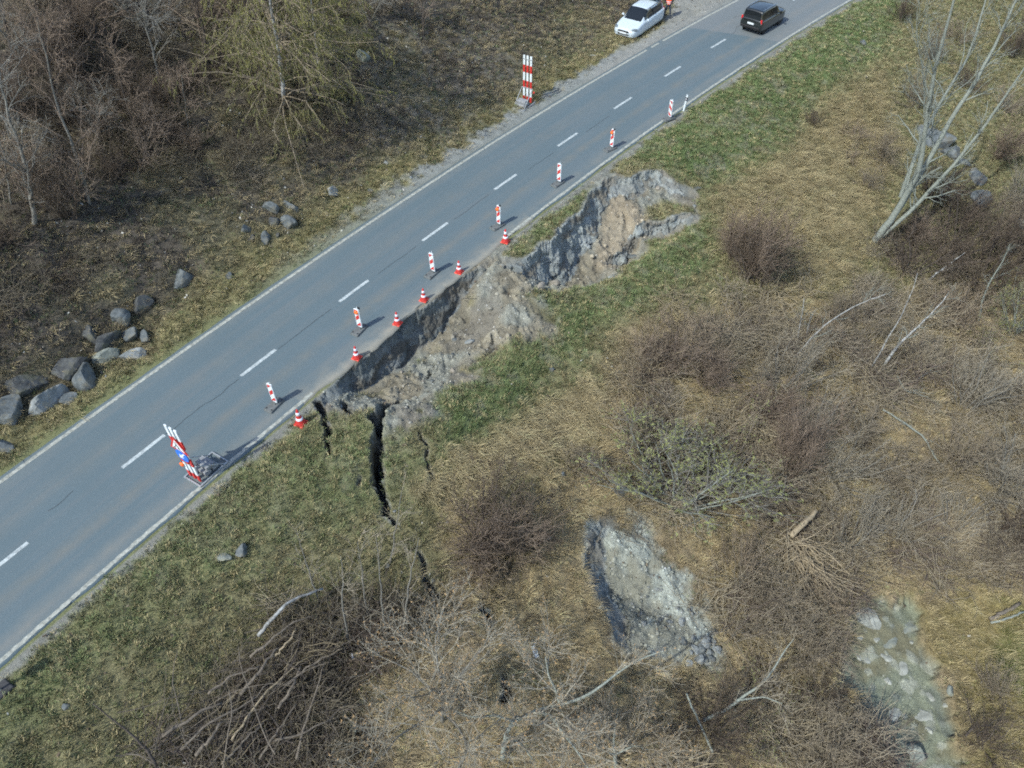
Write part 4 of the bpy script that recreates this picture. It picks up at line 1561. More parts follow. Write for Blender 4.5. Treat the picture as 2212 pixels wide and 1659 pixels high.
# bare trees on the wooded hillside
HT = "bare trees on the hillside above the road"
hill_trees = [
    ([(75, 483), (70, 430), (66, 392), (50, 330), (28, 280), (12, 230), (5, 190), (-10, 120)], .11, 'bark_grey', "grey crooked tree nearest the left edge of the hillside"),
    ([(194, 441), (180, 380), (165, 336), (140, 270), (126, 238), (110, 170), (98, 122), (80, 40)], .07, 'bark_grey', "thin straight grey tree right of the crooked one"),
    ([(437, 138), (444, 110), (443, 80), (435, 50), (427, 31), (420, -30), (410, -90)], .10, 'bark_dark', "dark tree with a bent foot left of the yellow birch"),
    ([(343, 175), (335, 130), (325, 91), (315, 50), (308, 21), (295, -50)], .07, 'bark_grey', "greyish tree between bent dark tree and crooked tree, high on the slope"),
    ([(301, 308), (290, 275), (280, 252), (262, 190), (248, 120)], .05, 'bark_dark', "slim dark sapling in the middle of the hillside"),
    ([(304, 376), (310, 345), (318, 311), (325, 270)], .035, 'bark_dark', "short sapling leaning right on the lower hillside"),
    ([(224, 330), (217, 305), (210, 280), (196, 220)], .04, 'bark_dark', "short dark sapling beside the thin straight tree"),
    ([(406, 280), (403, 250), (399, 215), (392, 160)], .035, 'bark_grey', "pale slim sapling left of the yellow birch's foot"),
    ([(120, 210), (105, 140), (90, 70), (70, -20)], .08, 'bark_dark', "dark tree high on the left of the hillside"),
    ([(30, 130), (15, 60), (0, 0), (-20, -80)], .08, 'bark_dark', "dark tree in the top left corner"),
    ([(215, 100), (205, 50), (195, 0), (180, -70)], .09, 'bark_dark', "dark tree near the top, left of the greyish tree"),
    ([(540, 90), (532, 40), (525, -30)], .08, 'bark_dark', "dark trunk just left of the yellow birch at the top"),
    ([(800, 60), (796, 20), (790, -50)], .07, 'bark_dark', "dark trunk right of the yellow birch at the top"),
    ([(25, 440), (18, 400), (12, 350), (-5, 280)], .05, 'bark_grey', "pale sapling at the left edge below the crooked tree's crown"),
    ([(915, 75), (913, 30), (910, -30)], .06, 'bark_dark', "grey trunk above the stony leaf-strewn slope at the top"),
]
for k, (pts, r0, bk, lab) in enumerate(hill_trees):
    b = G(*pts[0])
    st = stem_from_px(pts, b[1], -.5 if k % 2 else .5, r0, .015, 14, .02, 20 + k)
    big_t = r0 > .06
    tree("bare_tree" if big_t else "bare_sapling", pts[0], [st], [dict(kids=22 if big_t else 12, len=2.5 if big_t else 1.4, ang=.8, wig=.16, up=.03, lo=.10, n=6, rr=.45, rmin=.016),
         dict(kids=6, len=1.0, ang=.8, wig=.18, up=.0, n=4, rr=.5, rmin=.011), dict(kids=4, len=.5, ang=.8, wig=.18, n=2, rmin=.008)],
         M[bk], M['twig_purple'] if k % 3 else M['bark_grey'], lab, HT, 40 + k)
# leaning birches in the thicket
BT = "birch stems leaning in the thicket"
for k, (pts, r0, lab, mt) in enumerate([
    ([(1903, 800), (1938, 745), (1964, 722), (1991, 700), (2033, 655), (2050, 630)], .075, "whitest birch trunk leaning right in the thicket", 'bark_birch'),
    ([(1876, 805), (1902, 760), (1925, 718), (1948, 680), (1960, 655), (1972, 620), (1982, 590)], .038, "thin upright birch stem left of the whitest leaning trunk", 'bark_birch'),
    ([(1708, 780), (1740, 745), (1770, 710), (1808, 682), (1844, 662), (1880, 645), (1912, 636)], .042, "long thin birch stem leaning far right, left of the other birches", 'bark_birch'),
    ([(1720, 752), (1726, 710), (1732, 680), (1737, 645)], .035, "short upright birch stem beside the long leaning one", 'bark_birch'),
    ([(1738, 735), (1748, 700), (1758, 672)], .03, "shorter of the two upright stems beside the long leaning birch", 'bark_birch'),
    ([(2006, 606), (2030, 585), (2064, 560), (2085, 545)], .065, "thick white birch trunk leaning over the dark shrubs below the forked tree", 'bark_birch'),
    ([(2113, 692), (2122, 655), (2131, 623), (2145, 595), (2173, 556), (2180, 530)], .06, "grey dead sapling with a fork at the right", 'bark_pale'),
]):
    b = G(*pts[0])
    st = stem_from_px(pts, b[1], -.6 if k in (0, 2) else .2, r0, .015, 14, .015, 60 + k)
    tree("leaning_birch" if mt == 'bark_birch' else "dead_sapling", pts[0], [st], [dict(kids=9, len=1.0, ang=.7, wig=.16, up=.02, lo=.25, n=5, rr=.4, rmin=.010),
         dict(kids=5, len=.55, ang=.8, wig=.18, n=3, rr=.5, rmin=.006)], M[mt], M['twig_grey'] if k % 2 else M['bark_pale'], lab, BT if mt == 'bark_birch' else None, 80 + k)
# saplings beside the brush pile
for k, (pts, r0, lab) in enumerate([
    ([(754, 1388), (748, 1350), (738, 1310), (741, 1253), (735, 1200)], .045, "leftmost forked sapling standing behind the brush pile"),
    ([(792, 1332), (786, 1280), (780, 1230), (772, 1170)], .03, "thin sapling second from the left behind the brush pile"),
    ([(831, 1367), (828, 1320), (824, 1280), (818, 1220), (812, 1160)], .04, "straight sapling third from the left behind the brush pile"),
    ([(869, 1377), (876, 1330), (880, 1280), (892, 1225), (905, 1160)], .045, "rightmost sapling beside the lower ground crack"),
    ([(843, 1215), (850, 1170), (858, 1125), (868, 1060)], .03, "slender sapling at the lower end of the wide crack"),
    ([(690, 1300), (672, 1250), (655, 1200), (640, 1150)], .03, "thin sapling over the white lying branch"),
]):
    b = G(*pts[0])
    st = stem_from_px(pts, b[1], .1, r0, .010, 12, .018, 100 + k)
    tree("bare_sapling", pts[0], [st], [dict(kids=9, len=1.1, ang=.6, wig=.15, up=.08, lo=.15, n=5, rr=.45, rmin=.009), dict(kids=5, len=.6, ang=.7, wig=.16, up=.03, n=3, rmin=.006)],
         M['bark_grey'], M['twig_grey'], lab, "saplings behind the brush pile", 120 + k)
# spreading bare trees along the bottom, orange buds
OT = [dict(kids=9, len=2.0, ang=.75, wig=.16, up=.10, lo=.12, n=6, rr=.6, rmin=.016), dict(kids=8, len=1.0, ang=.8, wig=.18, up=.08, n=4, rr=.55, rmin=.012),
      dict(kids=5, len=.5, ang=.8, wig=.18, up=.06, n=3, rr=.5, rmin=.006)]
b = G(1085, 1640)
zz = []
main = [(1085, 1640), (1092, 1580), (1110, 1558), (1153, 1536), (1209, 1522), (1265, 1508), (1310, 1473), (1366, 1428), (1429, 1407)]


def lifted(pts, hs):
    """branch over the ground: photo place and height above the ground level at the tree"""
    out = []
    for (px, py), h in zip(pts, hs):
        d = ray(px, py)
        t = (b[2] + h - CAM_H) / d[2]
        out.append([d[0] * t, d[1] * t, b[2] + h])
    q = np.array(out)
    t = np.linspace(0, 1, len(q))
    tt = np.linspace(0, 1, 16)
    o = np.stack([np.interp(tt, t, q[:, c]) for c in range(3)], -1)
    o[1:-1] = o[1:-1] * .5 + (o[:-2] + o[2:]) * .25
    return o


stems = [(lifted(main, [-.1, 1.6, 2.2, 2.7, 3.1, 3.4, 3.7, 4.0, 4.3]), np.linspace(.085, .018, 16)),
         (lifted([(1153, 1536), (1190, 1545), (1215, 1582), (1245, 1620), (1270, 1659)], [2.7, 2.9, 3.1, 3.3, 3.5]), np.linspace(.06, .02, 16)),
         (lifted([(1209, 1522), (1200, 1490), (1185, 1460), (1178, 1420)], [3.1, 3.5, 3.9, 4.2]), np.linspace(.05, .015, 16)),
         (lifted([(1110, 1558), (1070, 1545), (1020, 1550), (970, 1530)], [2.2, 2.6, 3.0, 3.3]), np.linspace(.05, .015, 16)),
         (lifted([(1092, 1590), (1130, 1610), (1150, 1640)], [1.4, 2.2, 2.8]), np.linspace(.05, .02, 16))]
tree("spreading_tree", (1085, 1640), stems, OT, M['bark_pale'], M['twig_tan'],
     "pale spreading tree with orange buds across the bottom middle", None, 140, (1, .05, M['bud_orange'], "buds", False))
b = G(955, 1560)
stems = [(lifted([(955, 1560), (955, 1530), (960, 1494), (985, 1470), (1010, 1440), (1040, 1400)], [-.1, 1.5, 2.4, 3.0, 3.5, 4.0]), np.linspace(.06, .014, 16)),
         (lifted([(960, 1494), (945, 1440), (940, 1380), (960, 1310)], [2.4, 3.0, 3.5, 3.9]), np.linspace(.05, .012, 16)),
         (lifted([(958, 1500), (920, 1480), (890, 1450), (850, 1430)], [2.3, 2.9, 3.4, 3.8]), np.linspace(.05, .012, 16)),
         (lifted([(955, 1530), (910, 1560), (860, 1590), (830, 1630)], [1.5, 2.3, 2.9, 3.3]), np.linspace(.05, .012, 16)),
         (lifted([(955, 1535), (990, 1570), (1010, 1610), (1000, 1650)], [1.4, 2.2, 2.8, 3.2]), np.linspace(.05, .012, 16))]
tree("spreading_tree", (955, 1560), stems, OT, M['bark_grey'], M['twig_tan'],
     "bluish-grey spreading tree with orange buds left of the pale one at the bottom", None, 141, (1, .05, M['bud_orange'], "buds", False))
b = G(1330, 1650)
stems = [(lifted([(1330, 1660), (1328, 1630), (1325, 1600), (1330, 1560), (1335, 1530)], [-.1, .9, 1.5, 2.0, 2.4]), np.linspace(.07, .015, 16)),
         (lifted([(1328, 1630), (1300, 1620), (1280, 1600)], [1.2, 2.0, 2.6]), np.linspace(.04, .012, 16)),
         (lifted([(1328, 1630), (1370, 1610), (1400, 1620)], [1.2, 2.0, 2.6]), np.linspace(.04, .012, 16))]
tree("spreading_tree", (1330, 1655), stems, OT, M['bark_pale'], M['twig_grey'],
     "smaller pale tree at the bottom between the spreading tree and the dark shrubs", None, 142, (1, .05, M['bud_orange'], "buds", False))
b = G(1520, 1550)
stems = [(lifted([(1520, 1556), (1575, 1530), (1610, 1500), (1641, 1484), (1672, 1445), (1693, 1407), (1715, 1380)], [.2, .9, 1.3, 1.6, 1.9, 2.2, 2.4]), np.linspace(.07, .012, 16)),
         (lifted([(1600, 1512), (1650, 1505), (1690, 1520)], [1.2, 1.5, 1.7]), np.linspace(.04, .012, 16))]
tree("forked_dead_tree", (1520, 1556), stems, [dict(kids=9, len=1.1, ang=.7, wig=.16, up=.05, n=5, rr=.45, rmin=.010), dict(kids=5, len=.55, ang=.8, wig=.18, n=3, rmin=.007)],
     M['bark_pale'], M['twig_grey'], "bare forked pale branch rising over the dark shrubs at the bottom right", None, 143)
# ------------------------------------------------------------------ traffic beacons, cones, barriers
M['base_grey'] = mat('recycled_plastic', (.115, .125, .125), .85, .3, 9)


def beacon(px, py, label, lamp, slash=1, turn=0.0, tilt=0.0, knob=True):
    p = G(px, py)
    s, v = sv(p[0], p[1])
    root = empty("traffic_beacon", (p[0], p[1], road_z(v) + .002), head(s) - math.pi / 2 + turn)
    tag(root, label, "traffic beacon", "beacons along the closed lane")
    b = MB()
    b.box((0, -.08, .045), (.40, .80, .09), taper=.93)
    b.box((0, .0, .11), (.16, .22, .05), taper=.85)
    base = b.build("base_plate", M['base_grey'], root, bevel=.012)
    for hx, hy in ((-.12, -.36), (.12, -.36), (-.12, .22), (.12, .22)):
        h = MB().lathe([(.032, .0), (.032, .006)], 10)
        o = h.build("hole", M['black'], base)
        o.location = (hx, hy, .0885)
    w, z0, z1 = .125, .16, 1.16
    pan = MB().prism([(-w, z0 + .07), (-w + .07, z0), (w, z0), (w, z1 - .03), (w - .03, z1), (-w + .03, z1), (-w, z1 - .03)], .05)
    pn = pan.build("panel", M['white_paint'], root, bevel=.006)
    pn.rotation_euler = (tilt, 0, 0)
    wi = .098
    k = slash * .095

    def stripe(zc, half):
        pts = []
        for x_, up in ((-wi, -1), (wi, -1), (wi, 1), (-wi, 1)):
            zz_ = zc + k * (x_ / wi) + up * half
            pts.append((x_, min(max(zz_, z0 + .045), z1 - .045)))
        q = []
        for a in pts:
            if not q or (abs(a[0] - q[-1][0]) + abs(a[1] - q[-1][1])) > 1e-4:
                q.append(a)
        m_ = MB().prism(q, .056)
        m_.build("red_stripe", M['red'], pn)
    for zc, hh in ((1.115, .105), (.70, .105), (.26, .105)):
        stripe(zc, hh)
    if knob:
        MB().bar((.03, .0, z1 - .01), (.03, .0, z1 + .09), .018).build("hanger", M['white_paint'], root)
    if lamp:
        l_ = MB()
        l_.lathe([(.03, -.05), (.085, -.04), (.095, 0), (.085, .03), (.03, .04)], 16, 0, Matrix.Translation((0, -.07, z1 - .17)) @ Matrix.Rotation(math.pi / 2, 4, 'X'))
        l_.build("warning_lamp", M['amber'], root, True)
        MB().box((.05, .05, z1 + .0), (.12, .08, .10)).build("battery_box", M['black'], root, bevel=.01)
    return root


beacon(1446, 257, "striped beacon farthest up the road, stripes falling to the right, beside the white marker post", False, -1, -.25, .03)
beacon(1320, 322, "striped beacon with an orange-red lamp, second farthest up the road", True, 1, -.2, -.04)
beacon(1207, 397, "striped beacon third from the far end, level with the top of the broken scarp", False, 1, -.05)
beacon(1077, 489, "striped beacon with a bright orange lamp, nearest the uppermost cone", True, 1, -.12, -.03)
beacon(936, 591, "striped beacon without lamp in the middle of the row, over a long shadow", False, 1, .06, .03)
beacon(779, 712, "striped beacon with a red lamp and black battery box, second nearest", True, 1, .14, .02)
beacon(596, 874, "striped beacon without lamp nearest the tall signboard", False, 1, .12)


def cone(px, py, label, h=.5):
    p = G(px, py)
    root = empty("traffic_cone", p, head(sv(p[0], p[1])[0]) + .2)
    k = h / .5
    root.scale = (k, k, k)
    tag(root, label, "traffic cone", "cones along the broken road edge")
    b = MB()
    b.box((0, 0, .018), (.27, .27, .036), taper=.93)
    b.build("foot", M['orange_red'], root, bevel=.008)
    prof = lambda z: .115 - .095 * (z / .5)
    c = MB()
    c.lathe([(.135, .034), (.118, .055), (prof(.2), .2), (prof(.35), .35), (prof(.49), .49), (.012, .5)], 20)
    body = c.build("cone", M['red'], root, True)
    for z0, z1 in ((.13, .235), (.32, .41)):
        MB().lathe([(prof(z0) + .003, z0), (prof(z1) + .003, z1)], 20).build("white_band", M['band_white'], body, True)
    return root


cone(1092, 522, "red and white cone at the grassy edge, uppermost of the row", .72)
cone(992, 588, "red and white cone second from the top, on the dirt edge", .66)
cone(916, 648, "red and white cone third from the top, above the dark scarp", .66)
cone(859, 699, "red and white cone standing right on the lip of the scarp", .66)
cone(771, 773, "red and white cone second from the bottom, on the dirt ledge", .66)
cone(650, 915, "red and white cone on the grass left of the narrow crack, largest of the row", .80)


def barrier(p, rz, facing, label, signs):
    root = empty("plank_barrier", p, rz)
    tag(root, label, "barrier", "tall plank barriers")
    # ground frame
    f = MB()
    L0, L1 = (-.15, 1.15) if facing > 0 else (-1.05, .25)
    for x_ in (-.40, .40):
        f.box((x_, (L0 + L1) / 2, .04), (.05, L1 - L0, .05))
    for y_ in (L0, L1):
        f.box((0, y_, .042), (.85, .05, .05))
    f.build("ground_frame", M['galv'], root)
    back = 1.0 if facing > 0 else -.95
    br = MB()
    for x_ in (-.36, .36):
        br.bar((x_, .03 if facing > 0 else -.03, .95), (x_, back, .06), .022)
    br.bar((-.36, .04 if facing > 0 else -.04, .95), (.36, .04 if facing > 0 else -.04, .95), .02)
    br.build("brace", M['galv'], root)
    for i, x_ in enumerate((-.235, 0, .235)):
        n_b = [(0.08, .42, 'r'), (.42, .92, 'w'), (.92, 1.36, 'r'), (1.36, 1.86, 'w'), (1.86, 2.30, 'r'), (2.30, 2.86, 'w')]
        q = MB()
        q.box((x_, 0, 1.47), (.125, .045, 2.78))
        pl = q.build("plank", M['white_paint'], root, bevel=.004)
        for a, b_, c_ in n_b:
            if c_ == 'r':
                MB().box((x_, 0, (a + b_) / 2), (.129, .049, b_ - a)).build("red_band", M['red'], pl)
    MB().box((0, .035 * facing, 2.66), (.60, .02, .04)).build("cross_bar", M['galv'], root)
    # ballast
    ys = .55 * facing
    for j, (x_, y_, z_, sx, sy, sz) in enumerate(((-.02, ys - .16, .15, .62, .26, .18), (-.02, ys + .16, .15, .62, .26, .18), (.0, ys, .34, .60, .36, .17))):
        MB().box((x_, y_, z_), (sx, sy, sz)).build("ballast_block", M['ballast'], root, bevel=.02)
    if signs:
        T_ = MB().prism([(-.45, 0), (.45, 0), (0, .78)], .018)
        tri = T_.build("roadworks_sign", M['red'], root)
        tri.location = (-.02, -.05, 1.66)
        inner = MB().prism([(-.31, .08), (.31, .08), (0, .62)], .022)
        inner.build("white_field", M['white_paint'], tri)
        # digging figure: head, bent body, legs, shovel, heap
        fig = MB()
        fig.prism([(-.03 + .035 * math.cos(t), .44 + .035 * math.sin(t)) for t in np.linspace(0, 2 * math.pi, 9)[:-1]], .026)
        fig.prism([(-.05, .41), (.0, .40), (.06, .29), (.0, .26)], .026)
        fig.prism([(.06, .29), (.0, .26), (.01, .12), (.05, .12)], .026)
        fig.prism([(.05, .29), (.03, .25), (.10, .12), (.14, .12)], .026)
        fig.prism([(-.03, .38), (-.10, .27), (-.08, .25), (-.01, .35)], .026)
        fig.prism([(-.16, .13), (-.03, .33), (-.015, .32), (-.14, .12)], .026)
        fig.prism([(-.24, .10), (-.10, .10), (-.17, .19)], .026)
        fig.build("digging_figure", M['black'], tri)
        disc = MB()
        disc.lathe([(.30, -.01), (.30, .01)], 28, 0, Matrix.Rotation(math.pi / 2, 4, 'X'))
        ds = disc.build("arrow_sign", M['blue'], root)
        ds.location = (-.01, -.052, 1.42)
        ar = MB()
        R45 = Matrix.Rotation(math.radians(45), 4, 'Y')
        ar.prism([(.035, .24), (-.035, .24), (-.035, -.04), (-.13, -.04), (0, -.24), (.13, -.04), (.035, -.04)], .026, R45)
        ar.build("white_arrow", M['white_paint'], ds)
        lm = MB()
        lm.lathe([(.03, -.05), (.085, -.04), (.095, 0), (.085, .04), (.03, .05)], 16, 0, Matrix.Translation((-.34, -.06, .72)) @ Matrix.Rotation(math.pi / 2, 4, 'X'))
        lm.build("warning_lamp", M['amber'], root, True)
        MB().box((-.31, .04, .84), (.14, .10, .12)).build("battery_box", M['black'], root, bevel=.01)
    else:
        MB().lathe([(.03, -.05), (.08, 0), (.03, .05)], 14, 0, Matrix.Translation((.45, .0, .74)) @ Matrix.Rotation(math.pi / 2, 4, 'X')).build("warning_lamp", M['red'], root, True)
    return root


p = G(424, 1036)
s, v = sv(p[0], p[1])
barrier((p[0], p[1], max(zfun(p[0], p[1]), 0) + .01), head(s) - math.pi / 2 + .05, 1, "tall red-white plank barrier carrying a roadworks triangle and a blue arrow disc", True)
p = G(1139, 222)
s, v = sv(p[0], p[1])
barrier((p[0], p[1], p[2]), head(s) - math.pi / 2 + .12, -1, "tall red-white plank barrier without signs on the far verge", False)

# marker post
p = G(1477, 238)
root = empty("marker_post", p, head(sv(p[0], p[1])[0]) - math.pi / 2)
root.rotation_euler = (0, math.radians(5), root.rotation_euler[2])
tag(root, "slim white marker post with black band leaning at the road edge", "marker post")
MB().prism([(-.05, -.1), (.05, -.1), (.05, .93), (-.05, 1.0)], .09).build("post", M['white_paint'], root, bevel=.012)
bd = MB().prism([(-.053, .62), (.053, .62), (.053, .82), (-.053, .86)], .096).build("black_band", M['black'], root)
MB().box((0, -.05, .73), (.04, .006, .12)).build("reflector", M['band_white'], bd)

# unit cut off by the left edge of the picture
p = G(4, 1493)
root = empty("roadside_unit", p, head(sv(p[0], p[1])[0]) - math.pi / 2)
tag(root, "dark box-shaped roadside unit with a pale lens at the left edge, on the grass", "signal unit")
MB().lathe([(.035, 0), (.035, .9)], 10).build("pole", M['galv'], root)
u = MB()
u.prism([(-.15, .9), (.15, .9), (.15, 1.32), (.08, 1.42), (-.08, 1.42), (-.15, 1.32)], .22)
hd = u.build("housing", M['black'], root, bevel=.02)
MB().lathe([(.09, 0), (.095, .05), (.06, .09)], 16, 0, Matrix.Translation((0, -.10, 1.2)) @ Matrix.Rotation(math.pi / 2, 4, 'X')).build("lens", M['band_white'], hd, True)
MB().box((0, 0, .05), (.5, .6, .10), taper=.9).build("base_plate", M['rubber'], root, bevel=.02)


# ------------------------------------------------------------------ vehicles
def catmull(P_, n):
    P_ = np.asarray(P_, float)
    t = np.linspace(0, len(P_) - 1, n)
    i = np.minimum(t.astype(int), len(P_) - 2)
    f = (t - i)[:, None]
    sh = P_.shape
    Q = P_.reshape(len(P_), -1)
    p0, p1, p2, p3 = Q[np.maximum(i - 1, 0)], Q[i], Q[i + 1], Q[np.minimum(i + 2, len(P_) - 1)]
    r = .5 * (2 * p1 + (p2 - p0) * f + (2 * p0 - 5 * p1 + 4 * p2 - p3) * f ** 2 + (3 * p1 - p0 - 3 * p2 + p3) * f ** 3)
    return r.reshape((n,) + sh[1:])


def loft(sections, nx, nr):
    """sections: [(x, [(y,z)...])] half rings from bottom centre to top centre -> closed mirrored shell"""
    rings = np.array([[(x_, y_, z_) for y_, z_ in ring] for x_, ring in sections])
    g = catmull(rings, nx)
    g = np.stack([catmull(r_, nr) for r_ in g])
    mir = g[:, ::-1][:, 1:-1] * np.array([1, -1, 1])
    full = np.concatenate([g, mir], 1)
    n0, n1 = full.shape[:2]
    v_ = full.reshape(-1, 3)
    a = np.arange(n0 - 1)[:, None] * n1 + np.arange(n1)[None]
    b = np.arange(n0 - 1)[:, None] * n1 + (np.arange(n1)[None] + 1) % n1
    q = np.stack([a, b, b + n1, a + n1], -1).reshape(-1, 4)
    caps = [np.arange(n1)[None, ::-1], np.arange((n0 - 1) * n1, n0 * n1)[None]]
    return v_, q, caps


def patch(v_, q, sel, off):
    """copy of the faces where sel(centre, normal), pushed outwards"""
    c = v_[q].mean(1)
    n_ = np.cross(v_[q[:, 2]] - v_[q[:, 0]], v_[q[:, 3]] - v_[q[:, 1]])
    n_ /= np.linalg.norm(n_, axis=1)[:, None] + 1e-9
    ctr = np.array([0, 0, .9])
    flip = np.sign(((c - ctr) * n_).sum(1))[:, None]
    n_ = n_ * flip
    m = sel(c, n_)
    qs = q[m]
    used = np.unique(qs)
    vn = np.zeros_like(v_)
    for k in range(4):
        np.add.at(vn, q[:, k], n_)
    vn /= np.linalg.norm(vn, axis=1)[:, None] + 1e-9
    mp = -np.ones(len(v_), int)
    mp[used] = np.arange(len(used))
    return v_[used] + vn[used] * off, mp[qs]


M['car_white'] = mat('car_paint_white', (.50, .57, .61), .25, coat=.6, spec=.5)
M['car_black'] = mat('car_paint_black', (.012, .015, .015), .22, coat=.7, spec=.5)
M['glass'] = mat('dark_car_glass', (.012, .015, .018), .06, spec=.6)
M['tyre'] = mat('tyre', (.022, .022, .023), .8)
M['alloy'] = mat('alloy_rim', (.42, .44, .46), .4, metal=.6)
M['lens_clear'] = mat('headlight_lens', (.16, .19, .21), .12, spec=.7, metal=.2)
M['tail_red'] = mat('tail_light', (.55, .02, .02), .2, spec=.6)
M['plate'] = mat('number_plate', (.62, .66, .68), .5)
M['chrome'] = mat('chrome', (.55, .57, .58), .2, metal=.9)


def wheel(root, x_, y_, r_, side):
    w = empty("wheel", (x_, y_, r_))
    w.parent = root
    rot = Matrix.Rotation(-math.pi / 2 * side, 4, 'X')
    t = MB()
    t.lathe([(r_ * .62, -.10), (r_ * .9, -.105), (r_, -.07), (r_, .07), (r_ * .9, .105), (r_ * .62, .10)], 26, 0, rot)
    t.build("tyre", M['tyre'], w, True)
    rm = MB()
    rm.lathe([(r_ * .64, .02), (r_ * .66, .095), (r_ * .58, .09), (r_ * .55, .05), (.05, .06), (.05, .075)], 26, 0, rot)
    for k in range(5):
        a = k * 2 * math.pi / 5
        rm.box((r_ * .32, 0, .078), (r_ * .55, .07, .025), 0, rot @ Matrix.Rotation(a, 4, 'Z'))
    rm.build("rim", M['alloy'], w)


def car(name, loc, rz, label, paint, body_s, cab_s, L, opts):
    root = empty(name, loc, rz)
    tag(root, label, "car")
    v1, q1, c1 = loft(body_s, 48, 18)
    body = link("body", new_mesh("body", v1, [q1] + c1), paint, root)
    v2, q2, c2 = loft(cab_s, 44, 18)
    link("cabin", new_mesh("cabin", v2, [q2] + c2), paint, root)
    gl = opts['glass']
    for nm, sel in gl:
        pv, pq = patch(v2, q2, sel, .006)
        if len(pq):
            link(nm, new_mesh(nm, pv, [pq]), M['glass'], root)
    wr, ax0, ax1, tw = opts['wheel']
    for x_ in (ax0, ax1):
        for sd in (1, -1):
            # dark wheel arch, then the wheel
            ar = MB().lathe([(wr * 1.14, -.02), (wr * 1.14, .02)], 24, 0, Matrix.Translation((x_, sd * (tw + .045), wr * 1.03)) @ Matrix.Rotation(math.pi / 2, 4, 'X'))
            ar.build("wheel_arch", M['black'], root)
            wheel(root, x_, sd * tw, wr, sd)
    return root, (v1, q1), (v2, q2)


def ring(w, zb, zs, zt, cr=.03, tuck=.82):
    return [(0, zb), (w * .88, zb), (w * .985, zb + .14), (w, (zb + zs) / 2), (w * .975, zs), (w * tuck, zt), (w * .4, zt + cr * .8), (0, zt + cr)]


def cabring(wb, wt, zb, zt):
    zm = (zb + zt) / 2
    return [(0, zb), (wb * .6, zb), (wb, zb + .01), ((wb * .55 + wt * .45), zm), (wt * 1.02, zt - .06), (wt * .88, zt - .012), (wt * .5, zt + .012), (0, zt + .02)]


# --- white estate car on the lay-by, tailgate up
fl, rl = G(1379, 80), G(1419, 53.5)
hd_ = unit(np.array([fl[0] - rl[0], fl[1] - rl[1], 0]))
left = np.array([-hd_[1], hd_[0], 0])
midp = (fl + rl) / 2
cen = midp - left * .76 - hd_ * .03
cz = min(fl[2], rl[2]) - .01
body_s = [(2.24, ring(.50, .30, .50, .56)), (2.19, ring(.66, .24, .56, .63)), (2.05, ring(.79, .20, .63, .71)), (1.7, ring(.87, .19, .72, .80)), (1.2, ring(.895, .19, .83, .91)),
          (.9, ring(.895, .19, .87, .96)), (.2, ring(.895, .2, .89, .97)), (-1.0, ring(.895, .2, .91, .98)), (-1.7, ring(.885, .2, .93, .99)), (-2.05, ring(.85, .24, .93, .99)),
          (-2.2, ring(.78, .30, .88, .95)), (-2.23, ring(.70, .36, .80, .88))]
cab_s = [(1.12, cabring(.74, .66, .90, .95)), (.95, cabring(.78, .68, .90, 1.05)), (.60, cabring(.80, .68, .90, 1.28)), (.28, cabring(.81, .66, .90, 1.45)), (-.05, cabring(.81, .64, .90, 1.52)),
         (-.7, cabring(.81, .64, .90, 1.54)), (-1.4, cabring(.81, .63, .90, 1.52)), (-1.85, cabring(.79, .61, .90, 1.48)), (-2.05, cabring(.77, .59, .90, 1.30)), (-2.17, cabring(.74, .60, .90, 1.05))]
gsel = [("windscreen", lambda c, n_: (n_[:, 0] > .25) & (c[:, 2] > .96) & (c[:, 0] > .10) & (np.abs(c[:, 1]) < .66)),
        ("side_window", lambda c, n_: (n_[:, 1] > .5) & (c[:, 2] > .97) & (c[:, 2] < 1.45) & (c[:, 0] < .72) & (c[:, 0] > -1.80)),
        ("side_window", lambda c, n_: (n_[:, 1] < -.5) & (c[:, 2] > .97) & (c[:, 2] < 1.45) & (c[:, 0] < .72) & (c[:, 0] > -1.80)),
        ("tailgate_opening", lambda c, n_: (n_[:, 0] < -.45) & (c[:, 2] > .95) & (np.abs(c[:, 1]) < .62))]
car1, (v1, q1), (v2, q2) = car("white_car", (cen[0], cen[1], cz), math.atan2(hd_[1], hd_[0]), "white estate car parked on the lay-by with its tailgate raised", M['car_white'],
                              body_s, cab_s, 4.47, dict(glass=gsel, wheel=(.315, 1.38, -1.30, .76)))


def lens_blob(root, nm, loc, scl, m, rz_=0):
    b_ = MB()
    b_.lathe([(.05, -1), (.6, -.8), (1, 0), (.6, .8), (.05, 1)], 14)
    o = b_.build(nm, m, root, True)
    o.location = loc
    o.scale = scl
    o.rotation_euler = (0, 0, rz_)
    return o


for sd in (1, -1):
    lens_blob(car1, "headlight", (1.97, sd * .70, .69), (.27, .12, .085), M['lens_clear'], -sd * .75)
    lens_blob(car1, "fog_light", (2.14, sd * .66, .40), (.06, .10, .05), M['lens_clear'])
    mr_ = MB().box((.62, sd * .98, 1.0), (.14, .2, .13), taper=.8).build("mirror", M['car_white'], car1, bevel=.03)
    lens_blob(car1, "tail_light", (-2.08, sd * .74, .92), (.10, .08, .16), M['tail_red'])
    MB().box((-.55, sd * .645, 1.54), (2.2, .035, .03)).build("roof_rail", M['black'], car1, bevel=.008)
    for x_ in (.0, -.95):
        MB().box((x_, sd * .897, .80), (.18, .02, .035)).build("door_handle", M['car_white'], car1)
    MB().box((-.42, sd * .765, 1.2), (.07, .04, .40), 0, None, .75).build("door_pillar", M['black'], car1)
MB().box((2.235, 0, .57), (.06, .90, .11), 0, None, .9).build("grille", M['black'], car1, bevel=.02)
MB().box((2.23, 0, .37), (.06, .86, .09)).build("air_intake", M['black'], car1, bevel=.02)
MB().box((2.268, 0, .47), (.02, .50, .11)).build("number_plate", M['plate'], car1)
